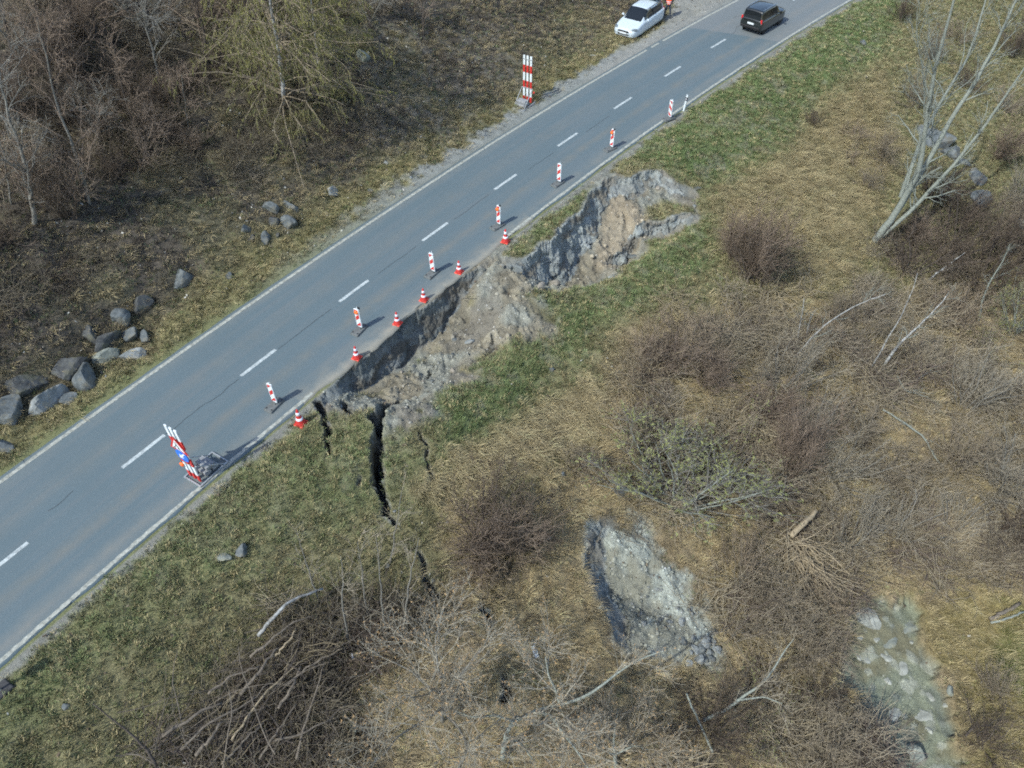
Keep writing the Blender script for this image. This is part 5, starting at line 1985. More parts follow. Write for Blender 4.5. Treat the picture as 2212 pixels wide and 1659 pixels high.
MB().bar((.12, 0, 1.30), (.14, 0, 1.38), .05).build("rear_view_mirror", M['black'], car1)
tg = MB()
tg.prism([(-.62, 0), (.62, 0), (.66, .45), (.55, .95), (-.55, .95), (-.66, .45)], .05, Matrix.Translation((-1.93, 0, 1.51)) @ Matrix.Rotation(math.radians(-90), 4, 'Z') @ Matrix.Rotation(math.radians(-72), 4, 'X'))
gate = tg.build("tailgate", M['car_white'], car1, bevel=.015)

# --- dark off-road car driving away
rr = G(1648.5, 75)
s, v = sv(rr[0], rr[1])
hh = head(s)
fw, lf_ = np.array([math.cos(hh), math.sin(hh), 0]), np.array([-math.sin(hh), math.cos(hh), 0])
cen = rr + fw * 1.17 + lf_ * .79
body_s = [(1.92, ring(.62, .40, .72, .80)), (1.84, ring(.80, .34, .86, .96)), (1.5, ring(.90, .32, .98, 1.05)), (1.0, ring(.92, .32, 1.0, 1.08)), (.2, ring(.92, .32, 1.02, 1.08)),
          (-1.1, ring(.92, .32, 1.03, 1.10)), (-1.7, ring(.91, .34, 1.03, 1.10)), (-1.93, ring(.88, .38, 1.02, 1.10)), (-2.0, ring(.82, .44, .95, 1.03))]
cab_s = [(1.05, cabring(.80, .72, 1.0, 1.08)), (.75, cabring(.84, .72, 1.0, 1.30)), (.40, cabring(.85, .71, 1.0, 1.58)), (.10, cabring(.85, .70, 1.0, 1.70)), (-.7, cabring(.85, .70, 1.0, 1.74)),
         (-1.5, cabring(.84, .70, 1.0, 1.73)), (-1.82, cabring(.83, .69, 1.0, 1.69)), (-1.91, cabring(.82, .68, 1.0, 1.42)), (-1.95, cabring(.80, .70, 1.0, 1.12))]
gsel = [("windscreen", lambda c, n_: (n_[:, 0] > .25) & (c[:, 2] > 1.14) & (c[:, 0] > .3) & (np.abs(c[:, 1]) < .68)),
        ("side_window", lambda c, n_: (n_[:, 1] > .62) & (c[:, 2] > 1.14) & (c[:, 2] < 1.62) & (c[:, 0] < .5) & (c[:, 0] > -1.65)),
        ("side_window", lambda c, n_: (n_[:, 1] < -.62) & (c[:, 2] > 1.14) & (c[:, 2] < 1.62) & (c[:, 0] < .5) & (c[:, 0] > -1.65)),
        ("rear_window", lambda c, n_: (n_[:, 0] < -.45) & (c[:, 2] > 1.16) & (c[:, 2] < 1.62) & (np.abs(c[:, 1]) < .64))]
car2, _, _ = car("dark_car", (cen[0], cen[1], .02), hh, "black off-road car driving away in the right lane", M['car_black'], body_s, cab_s, 4.4, dict(glass=gsel, wheel=(.36, 1.18, -1.17, .78)))
car2.scale = (.90, .92, .92)
for sd in (1, -1):
    t = MB().box((-1.95, sd * .80, 1.02), (.08, .14, .34)).build("tail_light", M['tail_red'], car2, bevel=.02)
    MB().box((-1.955, sd * .80, .90), (.08, .12, .10)).build("reversing_lens", M['lens_clear'], t, bevel=.01)
    MB().box((.55, sd * 1.03, 1.15), (.16, .2, .2), taper=.8).build("mirror", M['car_black'], car2, bevel=.03)
    MB().box((-.7, sd * .68, 1.77), (2.0, .04, .04)).build("roof_rail", M['chrome'], car2, bevel=.008)
MB().box((-2.03, 0, .80), (.03, .52, .12)).build("number_plate", M['plate'], car2)
MB().box((-2.02, 0, .52), (.10, 1.6, .16)).build("rear_bumper", M['black'], car2, bevel=.03)
MB().bar((-1.96, -.1, 1.2), (-1.94, .35, 1.32), .012).build("wiper", M['black'], car2)

# ------------------------------------------------------------------ person
M['jacket'] = mat('dark_jacket', (.02, .02, .024), .85)
M['jeans'] = mat('dark_jeans', (.035, .045, .065), .9, .3, 20)
M['vest'] = mat('orange_vest', (.95, .10, .03), .7)
M['vest_band'] = mat('vest_band', (.62, .62, .66), .5)
M['skin'] = mat('skin', (.50, .31, .23), .6)
M['hair'] = mat('hair', (.05, .035, .025), .8)
M['shoe'] = mat('shoe', (.03, .03, .03), .7)
f1, f2 = G(1435, 37), G(1446, 41.5)
pc = (f1 + f2) / 2
fd = unit(np.array([-pc[0], -pc[1], 0]))          # faces the camera side
person = empty("person", (pc[0], pc[1], min(f1[2], f2[2])), math.atan2(fd[1], fd[0]))
tag(person, "person in dark jeans, black jacket and orange safety vest behind the white car", "person")
# joints: x forward, y left, z up
J = {}


def skin_mesh(name, verts, edges, radii, mats, parent, sub=2, root_i=0):
    me_ = bpy.data.meshes.new(name)
    me_.from_pydata([tuple(v_) for v_ in verts], edges, [])
    o = bpy.data.objects.new(name, me_)
    COL.objects.link(o)
    o.parent = parent
    md = o.modifiers.new("skin", 'SKIN')
    sl_ = me_.skin_vertices[0].data
    for i, r_ in enumerate(radii):
        sl_[i].radius = (r_ if isinstance(r_, tuple) else (r_, r_))
        sl_[i].use_root = (i == root_i)
    md.use_smooth_shade = True
    s2 = o.modifiers.new("sub", 'SUBSURF')
    s2.levels = s2.render_levels = sub
    return o


bv = [(0, 0, .96), (0, 0, 1.10), (0.01, 0, 1.28), (0, 0, 1.43), (.0, 0, 1.52), (.015, 0, 1.60), (.02, 0, 1.70),        # pelvis..head
      (0, .10, .92), (.02, .17, .50), (0, .22, .10), (.12, .25, .05),                                                     # left leg
      (0, -.10, .92), (.03, -.17, .50), (0, -.22, .10), (.12, -.25, .05),                                                 # right leg
      (0, .19, 1.42), (-.03, .27, 1.16), (.16, .13, 1.06),                                                                # left arm, bent to the front
      (0, -.19, 1.42), (-.03, -.27, 1.16), (.16, -.13, 1.06)]
be = [(0, 1), (1, 2), (2, 3), (3, 4), (4, 5), (5, 6), (0, 7), (7, 8), (8, 9), (9, 10), (0, 11), (11, 12), (12, 13), (13, 14), (3, 15), (15, 16), (16, 17), (3, 18), (18, 19), (19, 20)]
brd = [(.13, .15), (.12, .15), (.13, .17), (.11, .15), .055, (.085, .075), (.09, .08), .095, .065, .05, .045, .095, .065, .05, .045, .07, .05, .038, .07, .05, .038]
pb = skin_mesh("body", bv, be, brd, None, person)
# colour by height: shoes, jeans, jacket, skin
mp_ = bpy.data.materials.new("clothed_body")
mp_.use_nodes = True
n_, l_ = mp_.node_tree.nodes, mp_.node_tree.links
tc_ = n_.new("ShaderNodeTexCoord")
sp_ = n_.new("ShaderNodeSeparateXYZ")
l_.new(tc_.outputs["Object"], sp_.inputs[0])
mr_ = n_.new("ShaderNodeMapRange")
mr_.inputs["From Max"].default_value = 1.8
l_.new(sp_.outputs[2], mr_.inputs[0])
rp_ = n_.new("ShaderNodeValToRGB")
rp_.color_ramp.interpolation = 'CONSTANT'
els = [(0, (.03, .03, .03)), (.07, (.035, .045, .065)), (.535, (.02, .02, .024)), (.83, (.50, .31, .23))]
rp_.color_ramp.elements[0].color = (*els[0][1], 1)
rp_.color_ramp.elements[1].position = els[1][0]
rp_.color_ramp.elements[1].color = (*els[1][1], 1)
for ps_, c_ in els[2:]:
    e_ = rp_.color_ramp.elements.new(ps_)
    e_.color = (*c_, 1)
l_.new(mr_.outputs[0], rp_.inputs[0])
l_.new(rp_.outputs[0], n_["Principled BSDF"].inputs["Base Color"])
n_["Principled BSDF"].inputs["Roughness"].default_value = .85
pb.data.materials.append(mp_)
# vest: shell round the torso
vst = []
vz = [(1.00, .155, .185), (1.08, .152, .180), (1.20, .160, .195), (1.32, .158, .205), (1.42, .128, .18), (1.485, .085, .12)]
vm = MB()
nn = 22
vv_ = [(rx * math.cos(t), ry * math.sin(t), z_) for z_, rx, ry in vz for t in np.linspace(0, 2 * math.pi, nn, endpoint=False)]
vf = [(k * nn + i, k * nn + (i + 1) % nn, (k + 1) * nn + (i + 1) % nn, (k + 1) * nn + i) for k in range(len(vz) - 1) for i in range(nn)]
vm.add(vv_, vf)
vest = vm.build("safety_vest", M['vest'], person, True)
for z_ in (1.07, 1.17):
    bm_ = MB()
    rx, ry = np.interp(z_, [q[0] for q in vz], [q[1] for q in vz]) + .006, np.interp(z_, [q[0] for q in vz], [q[2] for q in vz]) + .006
    vv_ = [(rx * math.cos(t), ry * math.sin(t), z_ + dz) for dz in (0, .045) for t in np.linspace(0, 2 * math.pi, nn, endpoint=False)]
    bm_.add(vv_, [(i, (i + 1) % nn, nn + (i + 1) % nn, nn + i) for i in range(nn)])
    bm_.build("reflective_band", M['vest_band'], vest, True)
hr = MB()
hr.lathe([(.02, .12), (.07, .105), (.095, .05), (.10, -.01), (.09, -.06)], 16, 0, Matrix.Translation((.005, 0, 1.70)))
hr.build("hair", M['hair'], person, True)
fc = MB()
fc.box((.105, 0, 1.665), (.03, .022, .04), taper=.6)
fc.build("nose", M['skin'], person, bevel=.006)
for sd in (1, -1):
    MB().lathe([(.004, -.008), (.011, 0), (.004, .008)], 8, 0, Matrix.Translation((.093, sd * .032, 1.69)) @ Matrix.Rotation(math.pi / 2, 4, 'Y')).build("eye", M['black'], person, True)
    MB().lathe([(.012, -.02), (.02, 0), (.012, .02)], 8, 0, Matrix.Translation((.0, sd * .092, 1.68))).build("ear", M['skin'], person, True)
    # hand: palm and five short finger chains
    base_ = np.array([.16, sd * .13, 1.06])
    hv, he, hr_ = [tuple(base_ - np.array([.03, -sd * .02, 0])), tuple(base_ + np.array([.055, -sd * .035, -.005]))], [(0, 1)], [.024, .032]
    for k, (oy, ln_) in enumerate(((-.03, .055), (-.01, .065), (.01, .062), (.03, .05))):
        i0 = len(hv)
        a_ = base_ + np.array([.065, -sd * .04, oy])
        hv += [tuple(a_), tuple(a_ + np.array([ln_ * .5, -sd * ln_ * .35, -.004])), tuple(a_ + np.array([ln_ * .55, -sd * ln_ * .9, -.008]))]
        he += [(1, i0), (i0, i0 + 1), (i0 + 1, i0 + 2)]
        hr_ += [.0095, .009, .008]
    i0 = len(hv)
    a_ = base_ + np.array([.015, -sd * .02, .03])
    hv += [tuple(a_), tuple(a_ + np.array([.035, -sd * .02, .02]))]
    he += [(0, i0), (i0, i0 + 1)]
    hr_ += [.011, .009]
    ho = skin_mesh("hand", hv, he, hr_, None, person, 1)
    ho.data.materials.append(M['skin'])
MB().box((.118, 0, 1.625), (.012, .045, .008)).build("mouth", mat('lips', (.35, .12, .10), .6), person)
# ------------------------------------------------------------------ boulders and stones
def rock_mat(name, c, c2, sc_=2.5):
    return mat(name, c, .85, .35, sc_, spec=.25, bump=.9, col2=c2, bdist=.06)


M['rock_grey'] = rock_mat('rock_grey', (.075, .088, .092), (.185, .205, .208))
M['rock_dark'] = rock_mat('rock_dark', (.055, .058, .060), (.125, .13, .128))
M['rock_pale'] = rock_mat('rock_pale', (.16, .18, .18), (.33, .35, .345))
M['rock_clay'] = rock_mat('rock_clay', (.22, .195, .155), (.36, .33, .28))
M['rock_green'] = rock_mat('rock_green', (.17, .19, .165), (.31, .33, .29))
rock_cache = {}
MROT = lambda v_, a: np.stack([v_[:, 0] * math.cos(a) - v_[:, 1] * math.sin(a), v_[:, 0] * math.sin(a) + v_[:, 1] * math.cos(a), v_[:, 2]], -1)


def lichen(m, c, k=.55):
    """soil and lichen patches over a rock"""
    n, l = m.node_tree.nodes, m.node_tree.links
    b = n["Principled BSDF"]
    src = b.inputs["Base Color"].links[0].from_socket
    tc = n.new("ShaderNodeTexCoord")
    z = n.new("ShaderNodeTexNoise")
    z.inputs["Scale"].default_value = 1.7
    z.inputs["Detail"].default_value = 7
    z.inputs["Roughness"].default_value = .7
    l.new(tc.outputs["Object"], z.inputs["Vector"])
    r = n.new("ShaderNodeMapRange")
    r.inputs["From Min"].default_value = .50
    r.inputs["From Max"].default_value = .60
    r.inputs["To Max"].default_value = k
    l.new(z.outputs["Fac"], r.inputs[0])
    x = n.new("ShaderNodeMix")
    x.data_type = 'RGBA'
    l.new(r.outputs[0], x.inputs[0])
    l.new(src, x.inputs[6])
    x.inputs[7].default_value = (*c, 1)
    l.new(x.outputs[2], b.inputs["Base Color"])


for k_, c_ in (('rock_grey', (.15, .13, .085)), ('rock_dark', (.12, .115, .07)), ('rock_pale', (.22, .19, .13)), ('rock_green', (.16, .15, .09))):
    lichen(M[k_], c_)


def px_size(p):
    """metres per photo pixel (2212 wide frame) at a point"""
    return math.dist(p, (0, 0, CAM_H)) / F_PX


def stone(name, px, py, wpx, hpx, m, label, group=None, seed=0, ang=0.0, flat=.6, sub=3, sink=.3, cat="boulder"):
    """rock whose outline is about wpx by hpx photo pixels; ang: direction of its long side on the ground"""
    p = G(px, py + hpx * .25)
    k = px_size(p)
    a, b_ = wpx * k / 2, hpx * k / 2 / .80
    v_, f_ = rock_geo(1000 + seed, 4 if sub >= 3 else 3, 9, .035, 1.0, .10 if sub >= 3 else .05)
    v_ = v_ / np.abs(v_).max(0)
    c_ = (a + b_) / 2
    v_ = v_ * np.array([a, b_, min(c_, min(a, b_) * 1.4) * flat / .6 * .8]) * np.where(cat == 'boulder', .98, 1.0)
    v_ = MROT(v_, ang)
    o = link(name, new_mesh(name, v_, [f_], False), m)
    h_ = v_[:, 2].max()
    o.location = (p[0], p[1], p[2] + h_ * (1 - 2 * sink) * .2)
    return tag(o, label, cat, group)


R_ = 'rock_dark'
U = math.radians
BG = "boulders along the foot of the hill"
for k, (px, py, w, h, m, ang, fl_, lab) in enumerate([
    (48, 832, 92, 40, 'rock_dark', U(38), .6, "long dark lichen-covered slab, uppermost at the left edge"),
    (32, 880, 62, 52, 'rock_grey', U(20), .9, "blue-grey cracked boulder at the left edge under the dark slab"),
    (104, 856, 84, 52, 'rock_pale', U(30), .9, "largest pale boulder with rusty stains beside the blue-grey one"),
    (150, 860, 36, 24, 'rock_grey', U(30), .6, "small grey boulder tucked against the largest pale one"),
    (152, 790, 88, 40, 'rock_dark', U(48), .8, "long dark slab leaning above the dark hollow"),
    (190, 806, 52, 52, 'rock_grey', U(20), .8, "rounded blue-grey boulder with a pale facet next to the hollow"),
    (232, 737, 70, 24, 'rock_dark', U(50), .8, "narrow dark slab standing on edge in the middle of the rock row"),
    (240, 762, 74, 24, 'rock_green', U(32), .6, "pale greenish fractured slab below the narrow dark slab"),
    (288, 766, 54, 20, 'rock_pale', U(34), .6, "thin pale-edged slab nearest the road in the rock row"),
    (286, 715, 38, 34, 'rock_grey', U(10), .9, "grey boulder with a white cap near the right of the rock row"),
    (316, 725, 20, 22, 'rock_grey', U(10), .9, "small round grey stone right of the white-capped boulder"),
    (196, 713, 30, 36, 'rock_dark', U(70), .9, "dark blocky boulder on the upper left of the rock row"),
    (260, 683, 44, 32, 'rock_grey', U(30), .8, "grey boulder half sunk in grass above the white-capped one"),
    (310, 655, 46, 30, 'rock_dark', U(48), .8, "dark smooth boulder at the upper right of the rock row"),
    (400, 597, 60, 28, 'rock_grey', U(42), .8, "wedge-shaped slab with dark hollow beneath, apart from the rock row"),
    (495, 592, 20, 14, 'rock_grey', U(40), .6, "small blue-grey stone right of the wedge-shaped slab"),
    (8, 960, 30, 30, 'rock_grey', U(50), .7, "grey rock cut by the left edge near the road line"),
    (588, 446, 24, 30, 'rock_grey', U(60), .9, "upper left rock of the small cluster on the slope"),
    (628, 441, 28, 30, 'rock_grey', U(40), .9, "upper right rock of the small cluster on the slope"),
    (588, 478, 32, 22, 'rock_dark', U(30), .9, "middle left dark rock of the small cluster on the slope"),
    (624, 479, 32, 26, 'rock_grey', U(45), .9, "middle right rock of the small cluster on the slope"),
    (532, 492, 24, 20, 'rock_grey', U(10), .9, "leftmost rock of the small cluster on the slope"),
    (544, 513, 26, 13, 'rock_dark', U(45), .7, "flat dark rock lowest left in the small cluster"),
    (577, 511, 24, 24, 'rock_grey', U(0), .9, "lowest rounded rock of the small cluster on the slope"),
    (600, 505, 12, 14, 'rock_dark', U(0), .9, "tiny dark rock at the right of the lowest rounded rock"),
    (721, 413, 28, 22, 'rock_pale', U(40), .8, "pale rock by the gravel shoulder right of the small cluster"),
    (785, 116, 28, 20, 'rock_green', U(20), .8, "greenish rock with shade beneath, right of the yellow birch"),
    (457, 12, 16, 12, 'rock_green', U(20), .8, "pale rock near the top left of the yellow birch"),
    (305, 28, 22, 16, 'rock_green', U(20), .7, "pale rock high on the wooded slope"),
]):
    stone("boulder", px, py, w, h, M[m], lab, BG if k < 17 else ("rocks of the small cluster" if k < 25 else None), 10 + k, ang, fl_)

for k, (px, py, w, h, m, ang, fl_, lab) in enumerate([
    (834, 350, 12, 7, 'rock_pale', 0, .6, "pale stone at the upper edge of the gravel shoulder"),
    (887, 383, 11, 8, 'rock_pale', 0, .6, "pale stone on grass beside the gravel shoulder, right of another"),
    (995, 327, 12, 9, 'rock_pale', 0, .6, "light stone at the gravel edge below the leaf-strewn slope"),
    (799, 411, 13, 8, 'rock_grey', 0, .6, "grey stone left of the gravel shoulder"),
    (482, 1195, 28, 32, 'rock_green', U(60), .35, "flat grey-green stone in the grass, left one of a pair"),
    (525, 1187, 30, 26, 'rock_grey', U(30), .9, "angular grey stone in the grass, right one of a pair"),
    (145, 1523, 16, 12, 'rock_grey', 0, .7, "small grey stone in the grass near the bottom left"),
    (1015, 732, 14, 20, 'rock_pale', U(120), .4, "flat pale slab lying on the rubble"),
    (985, 730, 18, 12, 'rock_grey', 0, .4, "grey slab beside the flat pale one on the rubble"),
    (978, 797, 12, 12, 'rock_clay', U(40), .7, "beige stone on the lower rubble"),
    (980, 765, 12, 11, 'rock_grey', 0, .7, "blue-grey stone on the rubble below the slabs"),
    (948, 782, 9, 8, 'rock_pale', 0, .7, "small white stone in the middle of the rubble"),
    (866, 802, 9, 8, 'rock_clay', 0, .7, "ochre stone below the dark scarp"),
    (914, 822, 9, 8, 'rock_clay', 0, .7, "beige stone right of the top of the wide crack"),
    (936, 821, 9, 11, 'rock_grey', U(70), .6, "grey stone at the lower rubble edge"),
    (892, 790, 12, 9, 'rock_grey', 0, .7, "grey stone near the foot of the dark scarp"),
    (1190, 795, 14, 11, 'rock_grey', U(130), .6, "blue-grey stone alone on the green slump"),
    (1039, 991, 9, 11, 'rock_grey', U(100), .6, "blue-grey stone in the dry grass below the slump"),
    (1168, 1004, 11, 9, 'rock_pale', 0, .6, "white stone right of the dry reeds"),
    (1214, 1022, 11, 10, 'rock_pale', 0, .8, "round pale stone among brown twigs"),
    (1338, 1059, 32, 22, 'rock_dark', U(-25), .4, "dark flat slate above the small grey slip"),
    (1184, 1080, 10, 9, 'rock_grey', 0, .6, "grey stone right of the dense purple-brown shrub's top"),
    (1181, 1156, 20, 18, 'rock_grey', 0, .5, "blue-grey flat stone right of the dense purple-brown shrub"),
    (763, 1573, 24, 22, 'rock_green', 0, .8, "round grey-green stone near the bottom, right of the brush pile"),
    (1366, 549, 14, 22, 'rock_grey', U(80), .6, "upright blue-grey stone right of the pale gravel fan"),
    (1506, 404, 9, 15, 'rock_grey', U(110), .5, "blue-grey stone at the top right of the scarp"),
    (1227, 590, 14, 10, 'rock_pale', U(30), .6, "pale stone at the foot of the tall grey wall"),
    (1570, 639, 9, 9, 'rock_pale', 0, .8, "pale stone below the tall purple-brown shrub"),
    (1167, 617, 24, 13, 'rock_clay', U(20), .7, "beige clod under the tall grey wall, left of another"),
    (1198, 611, 26, 12, 'rock_clay', U(30), .7, "long beige clod under the tall grey wall"),
    (1500, 445, 8, 7, 'rock_pale', 0, .7, "small pale stone right of the sunken turf block"),
    (1420, 406, 12, 9, 'rock_clay', 0, .7, "beige clod above the sunken turf block"),
    (1112, 251, 13, 4, 'rock_pale', U(0), .4, "flat white stone on the verge below the far barrier"),
    (1282, 119, 14, 5, 'rock_pale', U(0), .4, "flat pale stone below the parked white car"),
    (852, 1102, 10, 9, 'rock_pale', 0, .7, "pale stone right of the wide crack's lower end"),
    (836, 1220, 10, 10, 'rock_pale', 0, .7, "pale stone among the saplings"),
    (2015, 287, 60, 60, 'rock_grey', U(60), .5, "grey rock slab behind the forked tree, left of the others"),
    (2045, 325, 50, 30, 'rock_grey', U(-35), .5, "pale rock slab behind the forked tree, second of the row"),
    (2075, 345, 40, 20, 'rock_grey', U(-30), .5, "grey rock slab behind the forked tree, third of the row"),
    (2105, 375, 42, 36, 'rock_grey', U(-35), .5, "pale fractured rock behind the forked tree, fourth of the row"),
    (2118, 425, 44, 36, 'rock_grey', U(20), .5, "pale broken rock lowest of the row behind the forked tree"),
    (2200, 475, 26, 36, 'rock_grey', U(60), .6, "pale rock at the right edge below the row of slabs"),
    (1862, 90, 14, 12, 'rock_grey', U(50), .5, "grey stone on the green verge at the top right"),
    (1870, 165, 12, 6, 'rock_pale', 0, .5, "pale stone near the forked tree's branch tips on the left"),
]):
    stone("stone", px, py, w, h, M[m], lab, None, 100 + k, ang, fl_, 2, .3, "stone")

M['silt_stone'] = rock_mat('silt_stone', (.25, .26, .225), (.38, .39, .345))
# stones of the stream bed
for k, (px, py, w, h, m, ang, fl_, lab) in enumerate([
    (1875, 1319, 50, 44, 'silt_stone', U(70), .16, "largest white slab at the head of the stream bed"),
    (1973, 1620, 36, 36, 'rock_green', U(50), .9, "big pale boulder at the bottom of the stream bed"),
    (1947, 1436, 28, 24, 'silt_stone', U(-50), .14, "pale flat stone in the middle of the stream bed"),
    (1914, 1418, 22, 18, 'silt_stone', 0, .14, "pale flat stone left of the middle one in the stream bed"),
    (1872, 1424, 14, 12, 'silt_stone', 0, .14, "pale stone in the left part of the stream bed"),
    (1856, 1416, 10, 12, 'silt_stone', 0, .4, "small pale stone farthest left in the stream bed"),
    (1931, 1535, 24, 24, 'silt_stone', U(-45), .14, "pale three-cornered stone in the lower stream bed"),
    (1994, 1543, 34, 20, 'silt_stone', U(-30), .14, "pale jagged stone in the lower right of the stream bed"),
    (2008, 1576, 16, 9, 'silt_stone', U(-25), .4, "narrow pale stone below the jagged one"),
    (2052, 1489, 18, 16, 'rock_green', 0, .8, "rounded stone on the right bank of the stream bed"),
    (1965, 1349, 44, 24, 'rock_green', U(15), .14, "grey-green slab below the mossy tuft at the stream head"),
    (1917, 1466, 14, 14, 'silt_stone', 0, .14, "square pale stone below the middle of the stream bed"),
    (2008, 1501, 14, 16, 'silt_stone', U(50), .14, "small pale stone right of the middle of the stream bed"),
    (1924, 1381, 26, 32, 'rock_green', U(-60), .12, "flat grey-green slab in the upper stream bed"),
    (1893, 1379, 16, 10, 'silt_stone', 0, .14, "small pale stone left of the grey-green slab"),
    (1858, 1376, 14, 10, 'silt_stone', 0, .14, "pale stone at the upper left of the stream bed"),
    (1968, 1384, 9, 8, 'silt_stone', 0, .6, "small white stone below the grey-green slab at the stream head"),
    (1875, 1568, 16, 16, 'rock_green', 0, .8, "grey stone on the left bank of the lower stream bed"),
    (1824, 1333, 18, 16, 'rock_clay', 0, .7, "brownish stone on the left bank at the stream head"),
    (1832, 1281, 13, 13, 'rock_grey', 0, .7, "blue-grey stone above the head of the stream bed"),
    (1889, 1128, 16, 20, 'rock_grey', 0, .7, "blue-grey stone in the thicket above the stream bed"),
    (2043, 1519, 10, 14, 'silt_stone', U(110), .4, "narrow pale stone near the right bank"),
    (1905, 1563, 8, 10, 'rock_grey', 0, .7, "small grey stone near the left bank at the bottom"),
]):
    stone("stone", px, py, w, h, M[m], lab, "stones of the stream bed", 200 + k, ang, fl_, 2, .14, "stone")

# pile of stones at the toe of the small slip (alike, so they share shapes)
pile_mesh = []
for q in range(6):
    v_, f_ = rock_geo(3000 + q, 2, 10, .06, .75)
    me_ = new_mesh("rubble_stone", v_, [f_], False)
    me_.materials.append(M['rock_pale'] if q % 3 else M['rock_grey'])
    pile_mesh.append(me_)
rp = random.Random(5)
for k in range(48):
    c_ = rp.choice([(1450, 1360, 38, 26), (1500, 1385, 36, 34), (1480, 1330, 30, 16), (1525, 1400, 26, 28), (1430, 1330, 26, 14), (1400, 1270, 40, 40)])
    px, py = rp.gauss(c_[0], c_[2] * .6), rp.gauss(c_[1], c_[3] * .6)
    p = G(px, py)
    r_ = rp.uniform(.07, .22) * (1.25 if py > 1340 else .6)
    o = link("rubble_stone", pile_mesh[k % 6])
    o.location = (p[0], p[1], p[2] + r_ * .35)
    o.scale = (r_ * rp.uniform(.8, 1.3), r_, r_ * .9)
    o.rotation_euler = (rp.uniform(-.3, .3), rp.uniform(-.3, .3), rp.uniform(0, 6.3))
    tag(o, "pale rounded stone in the heap at the toe of the small grey slip", "stone", "stones at the toe of the small slip")
# ------------------------------------------------------------------ logs, brush pile, bits
def log(name, pts, hs, r0, r1, m, label, cat="log", group=None, kids=0, seed=0, sides=8):
    q = []
    for (px, py), h_ in zip(pts, hs):
        p = G(px, py)
        d = ray(px, py)
        t = (p[2] + h_ - CAM_H) / d[2]
        q.append([d[0] * t, d[1] * t, p[2] + h_])
    q = np.array(q)
    tt = np.linspace(0, 1, 12)
    t = np.linspace(0, 1, len(q))
    o_ = np.stack([np.interp(tt, t, q[:, c]) for c in range(3)], -1)
    o_[1:-1] += np.random.RandomState(seed).normal(0, .015 if name != 'heap_branch' else .022, o_[1:-1].shape)
    b_ = o_[0].copy()
    polys = [(o_ - b_, np.linspace(r0, r1, 12))]
    v_, f_ = tubes_geo(polys, sides)
    k_ = sides
    caps = [np.arange(k_)[None, ::-1], np.arange(len(v_) - k_, len(v_))[None]]
    if kids:
        root = empty(name, b_)
        link("trunk", new_mesh("trunk", v_, f_ + caps), m, root)
        out = []
        ramify(np.random.RandomState(seed), polys[0], [dict(kids=kids, len=.9, ang=.7, wig=.2, up=.02, n=4, rr=.4, rmin=.010), dict(kids=3, len=.4, ang=.8, wig=.2, n=3, rmin=.006)], out)
        v2_, f2_ = tubes_geo([p for _, p in out])
        link("branches", new_mesh("branches", v2_, f2_), m, root)
        return tag(root, label, cat, group)
    o = link(name, new_mesh(name, v_, f_ + caps), m)
    o.location = b_
    return tag(o, label, cat, group)


log("lying_branch", [(558, 1372), (585, 1338), (622, 1302), (650, 1288), (697, 1272)], [.5, .9, 1.0, .9, .6], .065, .035, M['bark_birch'], "white-barked branch lying across the top of the brush pile", "branch", None, 0, 1)
log("uprooted_log", [(1763, 1103), (1735, 1132), (1707, 1158)], [1.1, .95, .7], .10, .14, M['dead_wood'], "pale broken log standing out of a fan of dry roots", "log", None, 0, 2)
M['straw_root'] = mat('straw_root', (.30, .245, .165), .9, .4, 9)
root = empty("root_fan", G(1705, 1175))
rr_ = np.random.RandomState(9)
polys = []
for k in range(130):
    a = rr_.normal(-1.25, .55)
    d = (math.cos(a), math.sin(a), rr_.uniform(-.05, .35))
    polys.append((path(rr_, (rr_.uniform(-.6, .6), rr_.uniform(-1.2, .3), rr_.uniform(.1, .55)), d, rr_.uniform(.9, 2.8), 6, .2, -.05), np.linspace(.022, .008, 7)))
v_, f_ = tubes_geo(polys, 4)
link("roots", new_mesh("roots", v_, f_), M['straw_root'], root)
tag(root, "fan of dry straw-coloured roots below the pale broken log", "roots")
log("fallen_branch", [(1907, 885), (1950, 910), (2000, 948), (2012, 975), (2030, 1002)], [.5, .45, .4, .35, .2], .045, .03, M['bark_pale'], "long fallen branch with a pale end in the right-hand thicket", "branch", None, 5, 3)
log("fallen_branch", [(1938, 812), (1954, 843), (1990, 853), (2015, 865)], [.5, .6, .6, .5], .04, .015, M['bark_pale'], "forked dead branch below the whitest birch trunk", "branch", None, 5, 4)
log("fallen_branch", [(1980, 821), (2010, 800), (2047, 780)], [.4, .7, 1.0], .035, .012, M['bark_pale'], "thin straight pale stick right of the forked dead branch", "branch", None, 2, 5)
log("lying_log", [(2138, 1338), (2165, 1325), (2203, 1303)], [.15, .2, .25], .09, .07, M['bark_brown'], "brown log on the mossy bank at the right edge, upper of two", "log", None, 0, 6)
log("lying_log", [(2140, 1345), (2170, 1338), (2212, 1322)], [.15, .2, .25], .05, .04, M['bark_pale'], "thinner pale log under the brown one at the right edge", "log", None, 0, 7)
log("lying_log", [(2165, 1178), (2190, 1162), (2215, 1140)], [.3, .35, .4], .07, .06, M['bark_brown'], "dark log at the right edge above the mossy bank", "log", None, 0, 8)
log("pale_pole", [(1483, 1498), (1505, 1550), (1540, 1625)], [1.2, .8, .3], .03, .045, M['bark_pale'], "pale pole leaning at the bottom below the small slip", "pole", None, 0, 9)
log("mossy_branch", [(2085, 1590), (2105, 1570), (2130, 1565), (2160, 1580)], [.2, .4, .4, .3], .04, .02, M['bark_dark'], "dark curved branch on the mossy bank", "branch", None, 6, 10)
log("dry_root", [(978, 620), (985, 633), (990, 642)], [1.0, .5, .1], .02, .012, M['bark_brown'], "thin root hanging across the dark scarp", "root", None, 0, 11)
